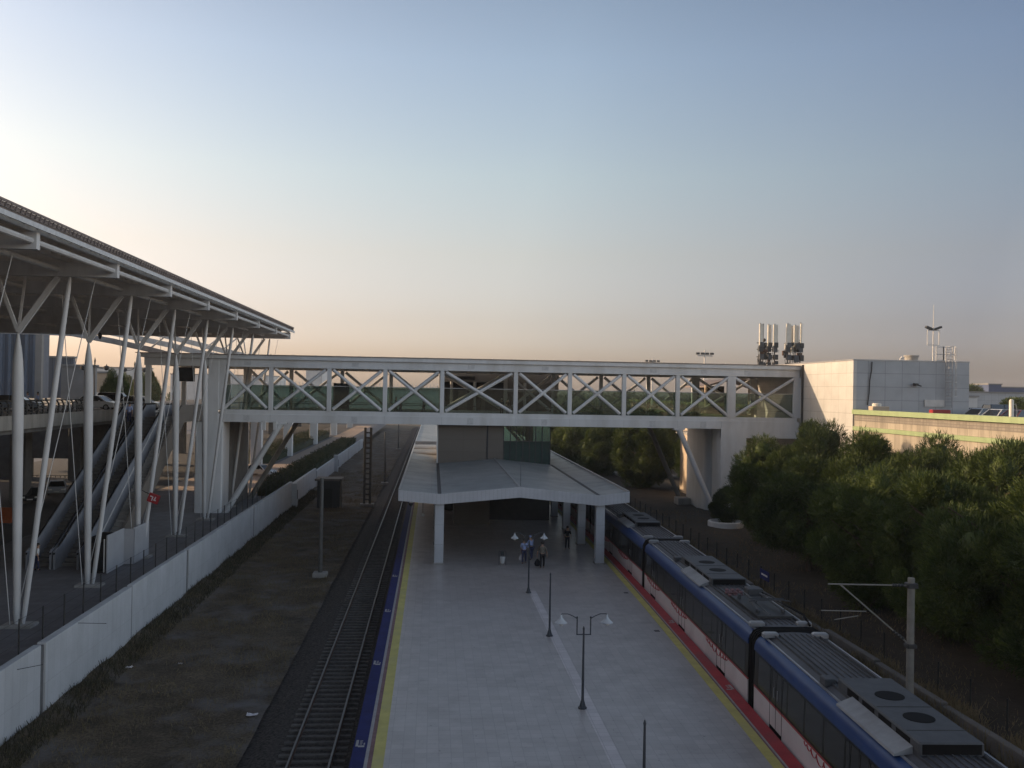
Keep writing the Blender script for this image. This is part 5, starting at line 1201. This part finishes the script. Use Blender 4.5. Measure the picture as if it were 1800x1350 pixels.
def hedge(name, label, x0, x1, y0, y1, h, n):
    P = np.stack([rs.uniform(x0, x1, n), rs.uniform(y0, y1, n), rs.uniform(.2, 1, n)**.5*h], 1); P[:, 2] *= 1+.22*np.sin(P[:, 1]*1.7)*np.sin(P[:, 1]*.6+P[:, 0])
    D = rs.normal(size=(n, 3))+np.array([0, 0, .8]); D /= np.linalg.norm(D, axis=1)[:, None]
    v = [(a, b, c) for b in (y0, y1) for a, c in ((x0+.2, 0), (x1-.2, 0), (x1-.2, h*.75), (x0+.2, h*.75))]; f_ = np.array([(0, 1, 2, 3), (7, 6, 5, 4), (3, 2, 6, 7), (0, 3, 7, 4), (1, 5, 6, 2)])
    me = mesh_quads(name, blades(P, D, rs.uniform(.12, .3, n), rs.uniform(.05, .12, n), rs), M['hedge'], (np.array(v), f_)); o = bpy.data.objects.new(name, me); COL.objects.link(o); tag(o, label, 'hedge')
hedge('hedge', 'long dark clipped hedge behind the wall beyond the footbridge', -19.3, -16.2, 104, 200, 1.5, 26000)
hedge('hedge', 'dark shrub bed around the slip road piers', -30.5, -25.0, 148, 230, 1.6, 16000)
def woods(name, label, cat, num, x0, x1, y0, y1, h0, h1, r0, r1, n, l0, l1, m_):
    V = []
    for i in range(num):
        x = rs.uniform(x0, x1); y = rs.uniform(y0, y1); h = rs.uniform(h0, h1); r = rs.uniform(r0, r1)
        d = rs.normal(size=(n, 3)); d /= np.linalg.norm(d, axis=1)[:, None]; d[:, 2] = np.abs(d[:, 2])
        P = np.array([x, y, -1.6])+d*np.array([r, r, h])*rs.uniform(.65, 1, (n, 1)); V.append(blades(P, d, rs.uniform(l0, l1, n), rs.uniform(l0*.9, l1*.9, n), rs))
    stuff(name, label, cat, np.vstack(V), m_)
woods('distant_woodland', 'far line of woodland along the horizon behind the footbridge', 'woodland', 900, -120, 420, 380, 850, 8, 14, 5, 9, 120, 1, 2.1, M['leaf2'])
woods('scrub', 'green scrub spread over the flat land beyond the pines', 'scrub', 420, 17, 150, 185, 400, 5.5, 10.5, 3, 6, 210, .5, 1.2, M['leaf2'])

# ================================================================== EVENING HAZE
hz = MB().box(-1500, 1500, -60, 1600, -2.75, 45)
hm_ = bpy.data.materials.new('haze'); hm_.use_nodes = True; ht = hm_.node_tree; ht.nodes.clear()
ho = ht.nodes.new('ShaderNodeOutputMaterial'); hv_ = ht.nodes.new('ShaderNodeVolumePrincipled')
hv_.inputs['Color'].default_value = (.92, .93, .95, 1); hv_.inputs['Density'].default_value = .00025; hv_.inputs['Anisotropy'].default_value = .35
ht.links.new(hv_.outputs[0], ho.inputs['Volume'])
hb = hz.build('haze', hm_); tag(hb, 'thin evening haze hanging over the whole station', 'haze', None, 'stuff')
